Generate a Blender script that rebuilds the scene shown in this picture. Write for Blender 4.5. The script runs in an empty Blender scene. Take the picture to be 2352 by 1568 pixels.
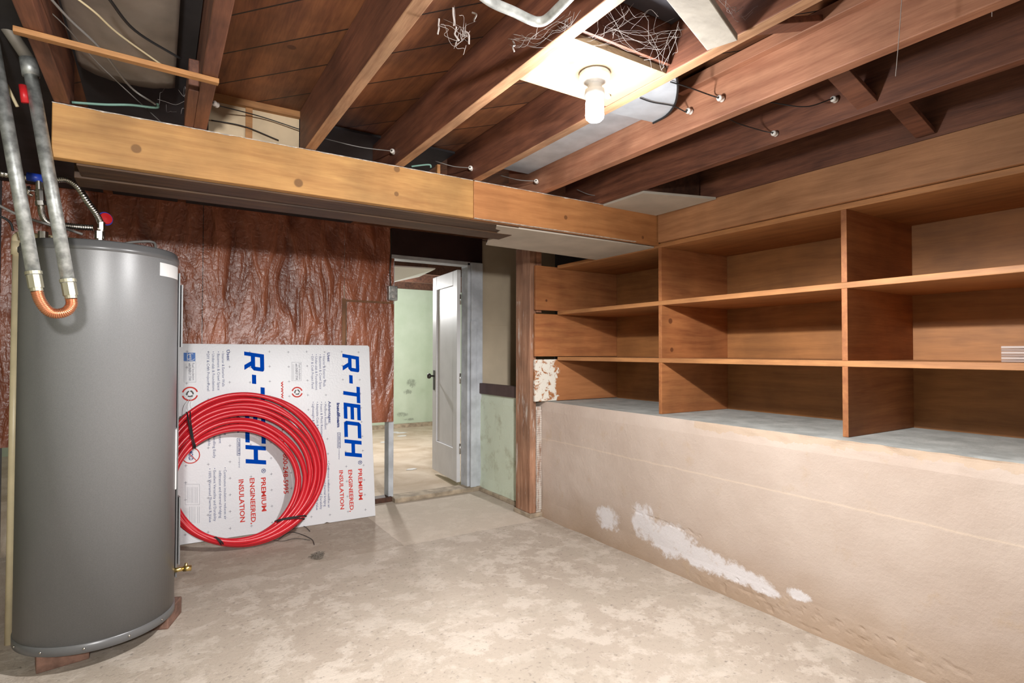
import bpy, bmesh, math, random
from mathutils import Vector, Matrix, noise
random.seed(7)
PI = math.pi
S = bpy.context.scene
C = S.collection

# ---------------------------------------------------------------- camera
FPX, YAW, PITCH, ROLL, H = 1287.27, 0.563, 0.0187, 0.0014, 1.2
sy, cy, sp, cp, sr, cr = math.sin(YAW), math.cos(YAW), math.sin(PITCH), math.cos(PITCH), math.sin(ROLL), math.cos(ROLL)
r0 = Vector((cy, -sy, 0)); fw = Vector((sy*cp, cy*cp, sp)); u0 = Vector((-sy*sp, -cy*sp, cp))
rv = r0*cr + u0*sr; uv_ = u0*cr - r0*sr
cam = bpy.data.cameras.new('camera'); camo = bpy.data.objects.new('camera', cam); C.objects.link(camo)
cam.sensor_width = 36; cam.lens = FPX/2352*36; cam.clip_start = 0.02
m = Matrix((rv, uv_, -fw)).transposed().to_4x4(); m.translation = (0, 0, H)
camo.matrix_world = m
S.camera = camo

def at(px, py, ax, val):
    """point of the plane ax=val that the photograph shows at pixel px, py"""
    d = rv*((px-1176)/FPX) - uv_*((py-784)/FPX) + fw
    o = Vector((0, 0, H)); i = 'XYZ'.index(ax)
    return o + d*((val-o[i])/d[i])
def at_plane(px, py, p, n):
    d = rv*((px-1176)/FPX) - uv_*((py-784)/FPX) + fw
    o = Vector((0, 0, H))
    return o + d*((p-o).dot(n)/d.dot(n))

# ---------------------------------------------------------------- light and exposure
S.view_settings.view_transform = 'Standard'; S.view_settings.look = 'None'
S.view_settings.gamma = 1; S.view_settings.use_curve_mapping = False
S.view_settings.exposure = 0.88
w = bpy.data.worlds.new('world'); S.world = w; w.use_nodes = True
w.node_tree.nodes['Background'].inputs[0].default_value = (1.0, .95, .9, 1)
w.node_tree.nodes['Background'].inputs[1].default_value = 0.20
BULB = Vector((1.066, 1.24, 1.885)); BULB_E = 36
BULB_FILL = 11.5
def lamp(name, loc, power, col, rad, kind='POINT'):
    l = bpy.data.lights.new(name, kind); l.energy = power; l.color = col
    if kind == 'POINT': l.shadow_soft_size = rad
    o = bpy.data.objects.new(name, l); o.location = loc; C.objects.link(o); return o
fl = lamp('camera_fill', (-.15, -.8, 1.64), 170, (1, .97, .94), .06, 'SPOT')      # added fill behind the camera, coned to the far wall to spare the shelves
fl.data.spot_size = math.radians(80); fl.data.spot_blend = .45; fl.data.shadow_soft_size = .06
fl.rotation_euler = Vector((.02, 5.1, -.30)).to_track_quat('-Z', 'Y').to_euler()
lamp('far_room_light', (2.15, 6.6, 1.85), 95, (1, .99, .98), .06)
bs = lamp('bulb_fill_spot', (1.066, 1.24, 1.862), 134, (1, .98, .965), .03, 'SPOT')                # added spot at the bulb: brightens floor and shelves without burning out the joists
lamp('bulb_fill_point', (1.066, 1.24, 1.80), BULB_FILL, (1, .985, .975), .03)  # added point in mid-air below the bulb, lifts beam and joists
bs.data.spot_size = math.radians(174); bs.data.spot_blend = .22; bs.data.shadow_soft_size = .028

# ---------------------------------------------------------------- materials
def new_mat(name):
    M = bpy.data.materials.new(name); M.use_nodes = True
    N = M.node_tree.nodes; L = M.node_tree.links
    return M, N, L, N['Principled BSDF']
def simple(name, col, rough=.6, metal=0, spec=.5, bump=0, bscale=60, var=0, vscale=8, emit=None):
    M, N, L, B = new_mat(name)
    B.inputs['Base Color'].default_value = (*col, 1); B.inputs['Roughness'].default_value = rough; B.inputs['Metallic'].default_value = metal
    B.inputs['Specular IOR Level'].default_value = spec
    tc = N.new('ShaderNodeTexCoord')
    if var:
        n = N.new('ShaderNodeTexNoise'); n.inputs['Scale'].default_value = vscale; n.inputs['Detail'].default_value = 8
        L.new(tc.outputs['Object'], n.inputs['Vector'])
        r = N.new('ShaderNodeValToRGB'); r.color_ramp.elements[0].position = .35; r.color_ramp.elements[1].position = .65
        r.color_ramp.elements[0].color = (*[c*(1-var) for c in col], 1); r.color_ramp.elements[1].color = (*[min(1, c*(1+var*.6)) for c in col], 1)
        L.new(n.outputs['Fac'], r.inputs['Fac']); L.new(r.outputs['Color'], B.inputs['Base Color'])
    if bump:
        n = N.new('ShaderNodeTexNoise'); n.inputs['Scale'].default_value = bscale; n.inputs['Detail'].default_value = 6
        L.new(tc.outputs['Object'], n.inputs['Vector'])
        b = N.new('ShaderNodeBump'); b.inputs['Strength'].default_value = bump; b.inputs['Distance'].default_value = .01
        L.new(n.outputs['Fac'], b.inputs['Height']); L.new(b.outputs['Normal'], B.inputs['Normal'])
    if emit:
        B.inputs['Emission Color'].default_value = (*emit[:3], 1); B.inputs['Emission Strength'].default_value = emit[3]
    return M

def mathn(N, L, op, a, b=None, c=None, clamp=False):
    n = N.new('ShaderNodeMath'); n.operation = op; n.use_clamp = clamp
    for i, v in enumerate((a, b, c)):
        if v is None: continue
        if isinstance(v, (int, float)): n.inputs[i].default_value = v
        else: L.new(v, n.inputs[i])
    return n.outputs[0]
def mixc(N, L, f, a, b, mode='MIX'):
    n = N.new('ShaderNodeMix'); n.data_type = 'RGBA'; n.blend_type = mode
    for s, v in ((0, f), (6, a), (7, b)):
        if isinstance(v, (int, float)): n.inputs[s].default_value = v
        elif isinstance(v, tuple): n.inputs[s].default_value = (*v[:3], 1)
        else: L.new(v, n.inputs[s])
    return n.outputs[2]
def ramp(N, L, f, stops):
    r = N.new('ShaderNodeValToRGB'); e = r.color_ramp.elements
    while len(e) < len(stops): e.new(.5)
    for k, (p, c) in enumerate(stops): e[k].position = p; e[k].color = (*c, 1) if isinstance(c, tuple) else (c, c, c, 1)
    L.new(f, r.inputs[0]); return r.outputs[0]

def wood(name, light, dark, axis='Y', knots=(), rough=.62, gscale=9, contrast=1.0, dirt=.35, seams=None):
    """knots: (local x,y,z, radius). grain runs along axis"""
    M, N, L, B = new_mat(name)
    tc = N.new('ShaderNodeTexCoord'); oi = N.new('ShaderNodeObjectInfo')
    off = N.new('ShaderNodeVectorMath'); off.operation = 'MULTIPLY_ADD'
    cmb = N.new('ShaderNodeCombineXYZ')
    for i in range(3): L.new(oi.outputs['Random'], cmb.inputs[i])
    L.new(cmb.outputs[0], off.inputs[0]); off.inputs[1].default_value = (9, 5, 7); L.new(tc.outputs['Object'], off.inputs[2])
    mp = N.new('ShaderNodeMapping'); s = [1, 1, 1]; s['XYZ'.index(axis)] = .07; mp.inputs['Scale'].default_value = s
    L.new(off.outputs[0], mp.inputs['Vector'])
    warp = N.new('ShaderNodeTexNoise'); warp.inputs['Scale'].default_value = 2.2; warp.inputs['Detail'].default_value = 2
    mw = N.new('ShaderNodeMapping'); s2 = [1, 1, 1]; s2['XYZ'.index(axis)] = .35; mw.inputs['Scale'].default_value = s2
    L.new(off.outputs[0], mw.inputs['Vector']); L.new(mw.outputs[0], warp.inputs['Vector'])
    add = N.new('ShaderNodeVectorMath'); add.operation = 'MULTIPLY_ADD'
    L.new(warp.outputs['Color'], add.inputs[0]); add.inputs[1].default_value = (.12, .12, .12); L.new(mp.outputs[0], add.inputs[2])
    n1 = N.new('ShaderNodeTexNoise'); n1.inputs['Scale'].default_value = gscale*4; n1.inputs['Detail'].default_value = 4; L.new(add.outputs[0], n1.inputs['Vector'])
    n2 = N.new('ShaderNodeTexNoise'); n2.inputs['Scale'].default_value = gscale*22; n2.inputs['Detail'].default_value = 3; L.new(mp.outputs[0], n2.inputs['Vector'])
    n3 = N.new('ShaderNodeTexNoise'); n3.inputs['Scale'].default_value = 4; n3.inputs['Detail'].default_value = 5; L.new(off.outputs[0], n3.inputs['Vector'])
    g = mathn(N, L, 'ADD', mathn(N, L, 'MULTIPLY', n1.outputs[0], .7), mathn(N, L, 'MULTIPLY', n2.outputs[0], .3))
    lo, hi = .5-.16/contrast, .5+.14/contrast
    col = ramp(N, L, g, [(lo, dark), (hi, light)])
    d = ramp(N, L, n3.outputs[0], [(.35, 1-dirt), (.6, 1.0)])
    col = mixc(N, L, 1.0, col, d, 'MULTIPLY')
    for kx, ky, kz, kr in knots:
        vm = N.new('ShaderNodeVectorMath'); vm.operation = 'DISTANCE'
        L.new(tc.outputs['Object'], vm.inputs[0]); vm.inputs[1].default_value = (kx, ky, kz)
        ds = mathn(N, L, 'ADD', vm.outputs['Value'], mathn(N, L, 'MULTIPLY', mathn(N, L, 'SUBTRACT', n3.outputs[0], .5), kr*.5))
        k = N.new('ShaderNodeMapRange'); L.new(ds, k.inputs[0]); k.inputs[1].default_value = kr*1.1; k.inputs[2].default_value = kr*.8
        k.inputs[3].default_value = 0; k.inputs[4].default_value = 1
        rings = mathn(N, L, 'SINE', mathn(N, L, 'MULTIPLY', ds, 22/kr))
        kc = mixc(N, L, mathn(N, L, 'MULTIPLY_ADD', rings, .06, .45), tuple(c*.30 for c in dark), tuple(c*.8 for c in dark))
        col = mixc(N, L, k.outputs[0], col, kc)
    if seams:                      # board pattern: (direction x, y, width)
        dx, dy, wd = seams
        dot = N.new('ShaderNodeVectorMath'); dot.operation = 'DOT_PRODUCT'
        L.new(tc.outputs['Object'], dot.inputs[0]); dot.inputs[1].default_value = (dx, dy, 0)
        v = mathn(N, L, 'DIVIDE', dot.outputs['Value'], wd)
        fr = mathn(N, L, 'FRACT', v); fl = mathn(N, L, 'FLOOR', v)
        sm = mathn(N, L, 'LESS_THAN', fr, .035)
        wn = N.new('ShaderNodeTexWhiteNoise'); wn.noise_dimensions = '1D'; L.new(fl, wn.inputs['W'])
        col = mixc(N, L, 1.0, col, ramp(N, L, wn.outputs['Value'], [(0, .72), (1, 1.15)]), 'MULTIPLY')
        col = mixc(N, L, sm, col, (.012, .006, .004))
    L.new(col, B.inputs['Base Color']); B.inputs['Roughness'].default_value = rough
    b = N.new('ShaderNodeBump'); b.inputs['Strength'].default_value = .25; b.inputs['Distance'].default_value = .004
    L.new(g, b.inputs['Height']); L.new(b.outputs[0], B.inputs['Normal'])
    return M

M = {}
M['joist'] = wood('joist_wood', (.23, .088, .048), (.105, .037, .022), 'Y', contrast=1.1)
M['joist_pale'] = wood('pale_joist_wood', (.50, .24, .14), (.31, .125, .07), 'Y')
M['joist_dark'] = wood('dark_joist_wood', (.12, .05, .028), (.05, .02, .012), 'Y')
M['sheath'] = wood('sheathing_boards', (.27, .10, .04), (.14, .045, .02), 'Y', seams=None)
M['lath'] = wood('lath_wood', (.5, .24, .08), (.3, .13, .04), 'X')
M['shelf'] = wood('shelf_board_wood', (.52, .245, .09), (.32, .135, .05), 'Y', contrast=.8, dirt=.2)
M['shelf_x'] = wood('divider_board_wood', (.44, .19, .075), (.27, .095, .035), 'X', contrast=.8, dirt=.25)
M['shelf_back'] = wood('plywood_back', (.42, .20, .07), (.29, .12, .04), 'Y', contrast=.8, dirt=.25)
M['header'] = wood('header_wood', (.50, .245, .115), (.33, .145, .06), 'Y', contrast=.8, dirt=.2)
M['post'] = wood('post_wood', (.36, .19, .11), (.18, .085, .045), 'Z')
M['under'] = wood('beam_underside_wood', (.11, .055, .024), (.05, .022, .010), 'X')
M['edge'] = wood('sawn_joist_edge', (.46, .26, .14), (.27, .13, .065), 'Y', gscale=16)
M['paper'] = simple('black_ceiling_shade', (.03, .026, .028), .8, var=.3)  # near-black colour that stands in for ceiling shade
M['plank_white'] = simple('whitewashed_plank', (.40, .37, .32), .7, bump=.1, var=.15, vscale=14)
M['mount'] = wood('pale_plywood', (.72, .50, .28), (.55, .33, .16), 'Y', contrast=.7, dirt=.2, gscale=5)
M['cream'] = simple('cream_panel', (.55, .43, .28), .7, var=.25, vscale=6)
M['gyp'] = simple('grey_gypsum', (.46, .42, .36), .85, bump=.08, var=.12, vscale=5)
M['brick'] = simple('brick', (.20, .11, .08), .85, bump=.5, bscale=50, var=.35, vscale=25)
M['galv'] = simple('galvanised_steel', (.46, .48, .47), .5, .7, var=.4, vscale=40)
M['sheetmetal'] = simple('sheet_metal', (.55, .60, .66), .5, .2, var=.15, vscale=10)
M['steel'] = simple('stainless_steel', (.6, .58, .54), .25, 1)
M['copper'] = simple('copper', (.62, .26, .14), .35, .85)
M['brass'] = simple('brass', (.72, .55, .22), .3, 1)
M['brassnut'] = simple('dull_brass_nut', (.40, .38, .29), .5, .8)
M['cpvc'] = simple('cream_plastic', (.66, .56, .36), .4, var=.12, vscale=9)
M['red'] = simple('red_plastic_tube', (.62, .018, .03), .28)
M['redglow'] = simple('red_label', (.55, .015, .02), .4)
M['blue'] = simple('blue_label', (.02, .06, .45), .4)
M['black'] = simple('black_cord', (.012, .012, .013), .6)
M['dark'] = simple('dark_metal', (.03, .025, .02), .5)
M['white'] = simple('white_label', (.72, .72, .72), .45)
M['porcelain'] = simple('porcelain', (.75, .72, .68), .25, var=.2, vscale=40)
M['ink_blue'] = simple('blue_ink', (.0, .055, .40), .9, spec=.05)
M['ink_navy'] = simple('navy_ink', (.06, .08, .22), .9, spec=.05)
M['ink_red'] = simple('red_ink', (.6, .06, .05), .9, spec=.05)
M['ink_black'] = simple('grey_ink', (.12, .12, .16), .9, spec=.05)
M['ink_pale'] = simple('pale_grey_ink', (.4, .41, .45), .9, spec=.05)
M['foam'] = simple('foam_board', (.68, .69, .72), .38, bump=.12, bscale=90)
M['door'] = simple('white_door_paint', (.66, .66, .67), .45, var=.06, vscale=5)
M['frame'] = simple('grey_white_trim_paint', (.50, .53, .57), .55, bump=.1, var=.2, vscale=9)
M['sill'] = simple('worn_sill', (.42, .34, .25), .8, bump=.3, var=.35, vscale=14)
M['web'] = simple('cobweb', (.42, .38, .36), .9)
M['greenwire'] = simple('green_wire', (.16, .30, .25), .5)
M['greycable'] = simple('grey_cable', (.2, .19, .18), .5)
M['poly'] = simple('dusty_grey_wrap', (.24, .20, .17), .7, bump=.3, bscale=8, var=.25, vscale=6)
M['tag'] = simple('brown_tile', (.22, .15, .12), .5)
M['debris'] = simple('grey_lint', (.2, .17, .14), .95, bump=.6)
M['dustypipe'] = simple('dusty_conduit', (.5, .52, .5), .6, .3, var=.4, vscale=25)

# heater paint: speckled grey enamel
M['tank'] = simple('grey_enamel', (.19, .193, .198), .36, .1, bump=.05, bscale=500, var=.08, vscale=300)
M['tank_dark'] = simple('dark_grey_enamel', (.13, .132, .136), .32, .15)

# bulb glass
M['bulb'] = simple('lit_bulb_glass', (1, 1, 1), .3, emit=(1, .99, .98, BULB_E))

# ---------------------------------------------------------------- helpers
class MB:
    def __init__(s): s.bm = bmesh.new()
    def box(s, x0, x1, y0, y1, z0, z1):
        v = [s.bm.verts.new((x, y, z)) for x in (x0, x1) for y in (y0, y1) for z in (z0, z1)]
        for f in ((0, 1, 3, 2), (4, 6, 7, 5), (0, 4, 5, 1), (2, 3, 7, 6), (0, 2, 6, 4), (1, 5, 7, 3)): s.bm.faces.new([v[i] for i in f])
        return s
    def beam(s, a, b, w, h, up=(0, 0, 1)):
        a, b = Vector(a), Vector(b); d = (b-a).normalized(); up = Vector(up)
        x = d.cross(up).normalized(); z = x.cross(d).normalized()
        v = [s.bm.verts.new(p + x*(i*w/2) + z*(j*h/2)) for p in (a, b) for i in (-1, 1) for j in (-1, 1)]
        for f in ((0, 1, 3, 2), (4, 6, 7, 5), (0, 4, 5, 1), (2, 3, 7, 6), (0, 2, 6, 4), (1, 5, 7, 3)): s.bm.faces.new([v[i] for i in f])
        return s
    def prism(s, pts, off):
        """polygon pts (3d) extruded by vector off"""
        off = Vector(off)
        a = [s.bm.verts.new(Vector(p)) for p in pts]; b = [s.bm.verts.new(Vector(p)+off) for p in pts]
        n = len(pts); s.bm.faces.new(a[::-1]); s.bm.faces.new(b)
        for i in range(n): s.bm.faces.new((a[i], a[(i+1) % n], b[(i+1) % n], b[i]))
        return s
    def poly(s, pts):
        s.bm.faces.new([s.bm.verts.new(Vector(p)) for p in pts]); return s
    def tube(s, pts, r, seg=10, closed=False, caps=True, rf=None):
        pts = [Vector(p) for p in pts]; n = len(pts); rings = []
        ref = None
        for i, p in enumerate(pts):
            if closed: t = (pts[(i+1) % n]-pts[i-1]).normalized()
            else: t = (pts[min(i+1, n-1)]-pts[max(i-1, 0)]).normalized()
            if ref is None:
                ref = Vector((0, 0, 1)) if abs(t.z) < .9 else Vector((1, 0, 0))
            x = (ref - t*ref.dot(t)).normalized(); ref = x; y = t.cross(x)
            rr = r if rf is None else rf(i)
            rings.append([s.bm.verts.new(p + x*(rr*math.cos(2*PI*k/seg)) + y*(rr*math.sin(2*PI*k/seg))) for k in range(seg)])
        m_ = n if closed else n-1
        for i in range(m_):
            A, B_ = rings[i], rings[(i+1) % n]
            for k in range(seg): s.bm.faces.new((A[k], A[(k+1) % seg], B_[(k+1) % seg], B_[k]))
        if caps and not closed: s.bm.faces.new(rings[0][::-1]); s.bm.faces.new(rings[-1])
        return s
    def lathe(s, prof, c, axis=(0, 0, 1), seg=48):
        ax = Vector(axis).normalized(); ref = Vector((1, 0, 0)) if abs(ax.x) < .9 else Vector((0, 1, 0))
        x = (ref-ax*ref.dot(ax)).normalized(); y = ax.cross(x); c = Vector(c); rings = []
        for r, h in prof:
            if r < 1e-6: rings.append([s.bm.verts.new(c+ax*h)])
            else: rings.append([s.bm.verts.new(c+ax*h+x*(r*math.cos(2*PI*k/seg))+y*(r*math.sin(2*PI*k/seg))) for k in range(seg)])
        for A, B_ in zip(rings, rings[1:]):
            if len(A) == 1 and len(B_) == 1: continue
            for k in range(seg):
                k2 = (k+1) % seg
                if len(A) == 1: s.bm.faces.new((A[0], B_[k2], B_[k]))
                elif len(B_) == 1: s.bm.faces.new((A[k], A[k2], B_[0]))
                else: s.bm.faces.new((A[k], A[k2], B_[k2], B_[k]))
        return s
    def obj(s, name, mat, parent=None, smooth=False, bevel=0, label=None, cat=None, group=None, kind=None, origin=None):
        bm = s.bm; bmesh.ops.recalc_face_normals(bm, faces=bm.faces)
        vs = [v.co for v in bm.verts]
        if parent is not None: o0 = parent_loc(parent)
        elif origin is not None: o0 = Vector(origin)
        elif kind == 'structure': o0 = Vector((0, 0, 0))
        else: o0 = Vector(((min(v.x for v in vs)+max(v.x for v in vs))/2, (min(v.y for v in vs)+max(v.y for v in vs))/2, min(v.z for v in vs)))
        bmesh.ops.translate(bm, verts=bm.verts, vec=-o0)
        me = bpy.data.meshes.new(name); bm.to_mesh(me); bm.free()
        if smooth:
            for p in me.polygons: p.use_smooth = True
        for mm in (mat if isinstance(mat, (list, tuple)) else [mat]): me.materials.append(mm)
        o = bpy.data.objects.new(name, me); C.objects.link(o)
        if parent is None: o.location = o0
        else: o.parent = parent
        if bevel:
            bv = o.modifiers.new('bevel', 'BEVEL'); bv.width = bevel; bv.segments = 2; bv.limit_method = 'ANGLE'
        return tag(o, label, cat, group, kind)
def parent_loc(p):
    l = p.location.copy()
    while p.parent: p = p.parent; l += p.location
    return l
def tag(o, label=None, cat=None, group=None, kind=None):
    for k, v in (('label', label), ('category', cat), ('group', group), ('kind', kind)):
        if v: o[k] = v
    return o
def thing(name, loc, label, cat, group=None):
    o = bpy.data.objects.new(name, None); o.location = loc; o.empty_display_size = .05; C.objects.link(o)
    return tag(o, label, cat, group)
def spline(pts, n=8):
    """Catmull-Rom through pts"""
    P = [Vector(p) for p in pts]; P = [P[0]*2-P[1]] + P + [P[-1]*2-P[-2]]; out = []
    for i in range(1, len(P)-2):
        a, b, c, d = P[i-1], P[i], P[i+1], P[i+2]
        for k in range(n):
            t = k/n; out.append(.5*((2*b)+(c-a)*t+(2*a-5*b+4*c-d)*t*t+(3*b-a-3*c+d)*t**3))
    out.append(P[-2]); return out
def dup(o, loc, parent=None):
    c = o.copy(); C.objects.link(c); c.parent = parent; c.location = loc
    for ch in o.children:
        d = ch.copy(); C.objects.link(d); d.parent = c
        for g in ch.children:
            e = g.copy(); C.objects.link(e); e.parent = d
    return c

# ---------------------------------------------------------------- key planes of the room
XW, XS, XB = 2.39, 2.49, 3.09            # ledge wall, shelf fronts, shelf back
YE, Y1, Y2, YB = 3.33, 2.315, 1.27, 4.35 # shelf end, dividers, back wall
ZL, Z1, Z2, Z3 = .838, 1.152, 1.488, 1.828
ZJ, ZC = 2.01, 2.2                       # joist bottoms, sheathing

# ================================================================ SETTING
# floor
Mt, N, L, B = new_mat('concrete_floor')
tc = N.new('ShaderNodeTexCoord')
def nz(scale, det=6, dist=0, vec=None, rough=.6):
    n = N.new('ShaderNodeTexNoise'); n.inputs['Scale'].default_value = scale; n.inputs['Detail'].default_value = det
    n.inputs['Distortion'].default_value = dist; n.inputs['Roughness'].default_value = rough
    L.new(vec or tc.outputs['Object'], n.inputs['Vector']); return n.outputs[0]
a = nz(1.3, 8); b = nz(6, 12, .15, rough=.72); c_ = nz(45, 6); d_ = nz(140, 4)
base = ramp(N, L, a, [(.35, (.39, .325, .265)), (.65, (.485, .415, .345))])
pt = ramp(N, L, b, [(.49, 0.0), (.56, 1.0)])
base = mixc(N, L, mathn(N, L, 'MULTIPLY', pt, .6), base, (.59, .52, .45))
gr = ramp(N, L, nz(2.6, 12, .1, rough=.72), [(.50, 0.0), (.60, 1.0)])
base = mixc(N, L, mathn(N, L, 'MULTIPLY', gr, .38), base, (.345, .295, .235))
base = mixc(N, L, 1.0, base, ramp(N, L, c_, [(.28, .55), (.42, 1.0)]), 'MULTIPLY')
base = mixc(N, L, 1.0, base, ramp(N, L, d_, [(.26, .5), (.36, 1.0)]), 'MULTIPLY')
# paler area in front of the doorway, darker to its left
sx = N.new('ShaderNodeSeparateXYZ'); L.new(tc.outputs['Object'], sx.inputs[0])
jit = mathn(N, L, 'MULTIPLY', mathn(N, L, 'SUBTRACT', nz(9, 4), .5), .05)
m1 = mathn(N, L, 'GREATER_THAN', mathn(N, L, 'ADD', sx.outputs[1], jit), 3.31)
m2 = mathn(N, L, 'GREATER_THAN', sx.outputs[0], 1.30)
base = mixc(N, L, mathn(N, L, 'MULTIPLY', mathn(N, L, 'MULTIPLY', m1, m2), .5), base, (.64, .55, .45))
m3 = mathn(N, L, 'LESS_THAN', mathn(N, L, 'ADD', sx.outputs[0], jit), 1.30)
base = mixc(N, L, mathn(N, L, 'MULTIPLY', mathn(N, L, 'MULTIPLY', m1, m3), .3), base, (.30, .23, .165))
m4 = mathn(N, L, 'GREATER_THAN', sx.outputs[1], 4.36)
base = mixc(N, L, m4, base, ramp(N, L, nz(2.4, 9, .5), [(.38, (.46, .36, .26)), (.62, (.62, .52, .41))]))
L.new(base, B.inputs['Base Color']); B.inputs['Roughness'].default_value = .88
bp = N.new('ShaderNodeBump'); bp.inputs['Strength'].default_value = .5; bp.inputs['Distance'].default_value = .012
L.new(mathn(N, L, 'ADD', mathn(N, L, 'MULTIPLY', c_, .6), mathn(N, L, 'ADD', b, mathn(N, L, 'MULTIPLY', d_, .3))), bp.inputs['Height']); L.new(bp.outputs[0], B.inputs['Normal'])
M['floor'] = Mt
q = MB(); q.box(-3.2, 5.4, -3, 8.7, -.1, 0); q.obj('floor', M['floor'], kind='structure')

# right wall below the shelves: cast concrete, pink-beige paint
Mt, N, L, B = new_mat('painted_concrete'); tc = N.new('ShaderNodeTexCoord')
sx = N.new('ShaderNodeSeparateXYZ'); L.new(tc.outputs['Object'], sx.inputs[0]); X_, Y_, Z_ = sx.outputs
a = nz(1.7, 8); f = nz(60, 6, rough=.7)
base = ramp(N, L, a, [(.35, (.485, .388, .325)), (.65, (.565, .47, .405))])
low = N.new('ShaderNodeMapRange'); L.new(mathn(N, L, 'ADD', Z_, mathn(N, L, 'MULTIPLY', mathn(N, L, 'SUBTRACT', nz(3, 6), .5), .25)), low.inputs[0])
low.inputs[1].default_value = .26; low.inputs[2].default_value = 0; low.inputs[3].default_value = 0; low.inputs[4].default_value = .7
base = mixc(N, L, low.outputs[0], base, (.36, .24, .145))
# white salts bloomed through the paint
nn = nz(14, 10, .3, rough=.75)
tot = None
for (py, pz, ry, rz) in ((2.66, .165, .09, .06), (2.36, .215, .08, .08), (2.16, .17, .16, .075), (1.93, .135, .17, .05), (1.72, .125, .13, .035), (1.60, .10, .08, .02), (1.42, .135, .05, .02)):
    e = mathn(N, L, 'ADD', mathn(N, L, 'POWER', mathn(N, L, 'DIVIDE', mathn(N, L, 'SUBTRACT', Y_, py), ry), 2), mathn(N, L, 'POWER', mathn(N, L, 'DIVIDE', mathn(N, L, 'SUBTRACT', Z_, pz), rz), 2))
    e = mathn(N, L, 'SUBTRACT', 1.75, e)
    tot = e if tot is None else mathn(N, L, 'MAXIMUM', tot, e)
eff = mathn(N, L, 'MULTIPLY_ADD', mathn(N, L, 'SUBTRACT', nn, .5), 6.5, tot)
base = mixc(N, L, ramp(N, L, eff, [(-.0, 0.0), (1.6, .85)]), base, (.76, .74, .76))
# pale ridge where the form boards met
rg = mathn(N, L, 'ABSOLUTE', mathn(N, L, 'SUBTRACT', mathn(N, L, 'ADD', Z_, mathn(N, L, 'MULTIPLY', nz(5, 3), .02)), .578))
base = mixc(N, L, ramp(N, L, rg, [(.0015, .45), (.005, 0.0)]), base, (.75, .62, .48))
eb = mathn(N, L, 'MULTIPLY', mathn(N, L, 'GREATER_THAN', mathn(N, L, 'ADD', Z_, mathn(N, L, 'MULTIPLY', mathn(N, L, 'SUBTRACT', nz(16, 6), .5), .08)), .80), mathn(N, L, 'LESS_THAN', Y_, 2.0))
base = mixc(N, L, mathn(N, L, 'MULTIPLY', eb, .5), base, (.50, .36, .235))
st = ramp(N, L, nz(6, 7, rough=.7), [(.6, 0.0), (.72, .5)])
base = mixc(N, L, st, base, (.47, .34, .22))
# pale green paint past the post
gm = mathn(N, L, 'GREATER_THAN', Y_, 3.5)
gcol = ramp(N, L, nz(7, 9), [(.30, (.50, .53, .40)), (.46, (.68, .76, .62))])
base = mixc(N, L, gm, base, gcol)
# blue-grey paint on the top of the ledge
geo = N.new('ShaderNodeNewGeometry'); sn = N.new('ShaderNodeSeparateXYZ'); L.new(geo.outputs['True Normal'], sn.inputs[0])
top = mathn(N, L, 'GREATER_THAN', sn.outputs[2], .75)
base = mixc(N, L, top, base, ramp(N, L, nz(8, 8), [(.35, (.33, .345, .33)), (.65, (.50, .52, .50))]))
L.new(base, B.inputs['Base Color']); B.inputs['Roughness'].default_value = .8
bp = N.new('ShaderNodeBump'); bp.inputs['Strength'].default_value = .35; bp.inputs['Distance'].default_value = .01
L.new(mathn(N, L, 'ADD', f, mathn(N, L, 'MULTIPLY', nz(12, 8), 1.2)), bp.inputs['Height']); L.new(bp.outputs[0], B.inputs['Normal'])
M['concrete'] = Mt
bm = bmesh.new(); ny, nzv = 420, 84; y0, y1 = -1.5, 4.35; rows = []
prof = [(0, k/nzv*ZL) for k in range(nzv+1)]
for i in range(ny+1):
    y = y0+(y1-y0)*i/ny; row = []
    for k in range(nzv+1):
        z = ZL*k/nzv
        n1 = noise.noise(Vector((y*1.5, z*3, 0)))*.006 + noise.noise(Vector((y*9, z*12, 3)))*.002
        x = XW + n1
        if z < .12: x -= (.12-z)*.10*(1+noise.noise(Vector((y*4, 1, 5))))          # grout spread at the foot
        crumb = max(0, 1-(ZL-z)/.07)                                              # worn upper edge
        near = min(1, max(0, (2.3-y)/1.6))
        x += crumb*(.012+.02*near*(noise.noise(Vector((y*14, z*25, 9)))+.4))
        if .035 < z < .30:                                                        # cracks
            cz = .262-(2.42-y)*.03 + .010*noise.noise(Vector((y*22, 2, 7)))
            if 1.95 < y < 2.45: x += .007*math.exp(-((z-cz)/.006)**2)*max(0, noise.noise(Vector((y*30, 1, 1)))+.4)
        if .8 < y < 2.1 and .01 < z < .10: x += .010*max(0, noise.noise(Vector((y*28, z*40, 2)))-.05)*min(1, (2.1-y)*3)
        zz = z
        if k == nzv: zz = ZL - .004*near*(1+noise.noise(Vector((y*11, 4, 4))))
        row.append(bm.verts.new((x, y, zz)))
    row.append(bm.verts.new((XW+.05, y, ZL))); row.append(bm.verts.new((XB+.15, y, ZL))); row.append(bm.verts.new((XB+.15, y, -.02)))
    rows.append(row)
for A, B_ in zip(rows, rows[1:]):
    for k in range(len(A)-1): bm.faces.new((A[k], B_[k], B_[k+1], A[k+1]))
bm.faces.new(rows[0]); bm.faces.new(rows[-1][::-1])
q = MB(); q.bm.free(); q.bm = bm; q.obj('wall_right', M['concrete'], kind='structure', smooth=False)

# crawl space wall behind everything on the right
M['crawl'] = simple('dark_crawl_wall', (.05, .045, .05), .9, var=.3, vscale=3)
q = MB(); q.box(XB+.16, XB+.25, -1.5, 4.40, 0, 2.35); q.obj('wall_crawlspace', M['crawl'], kind='structure')

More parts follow.
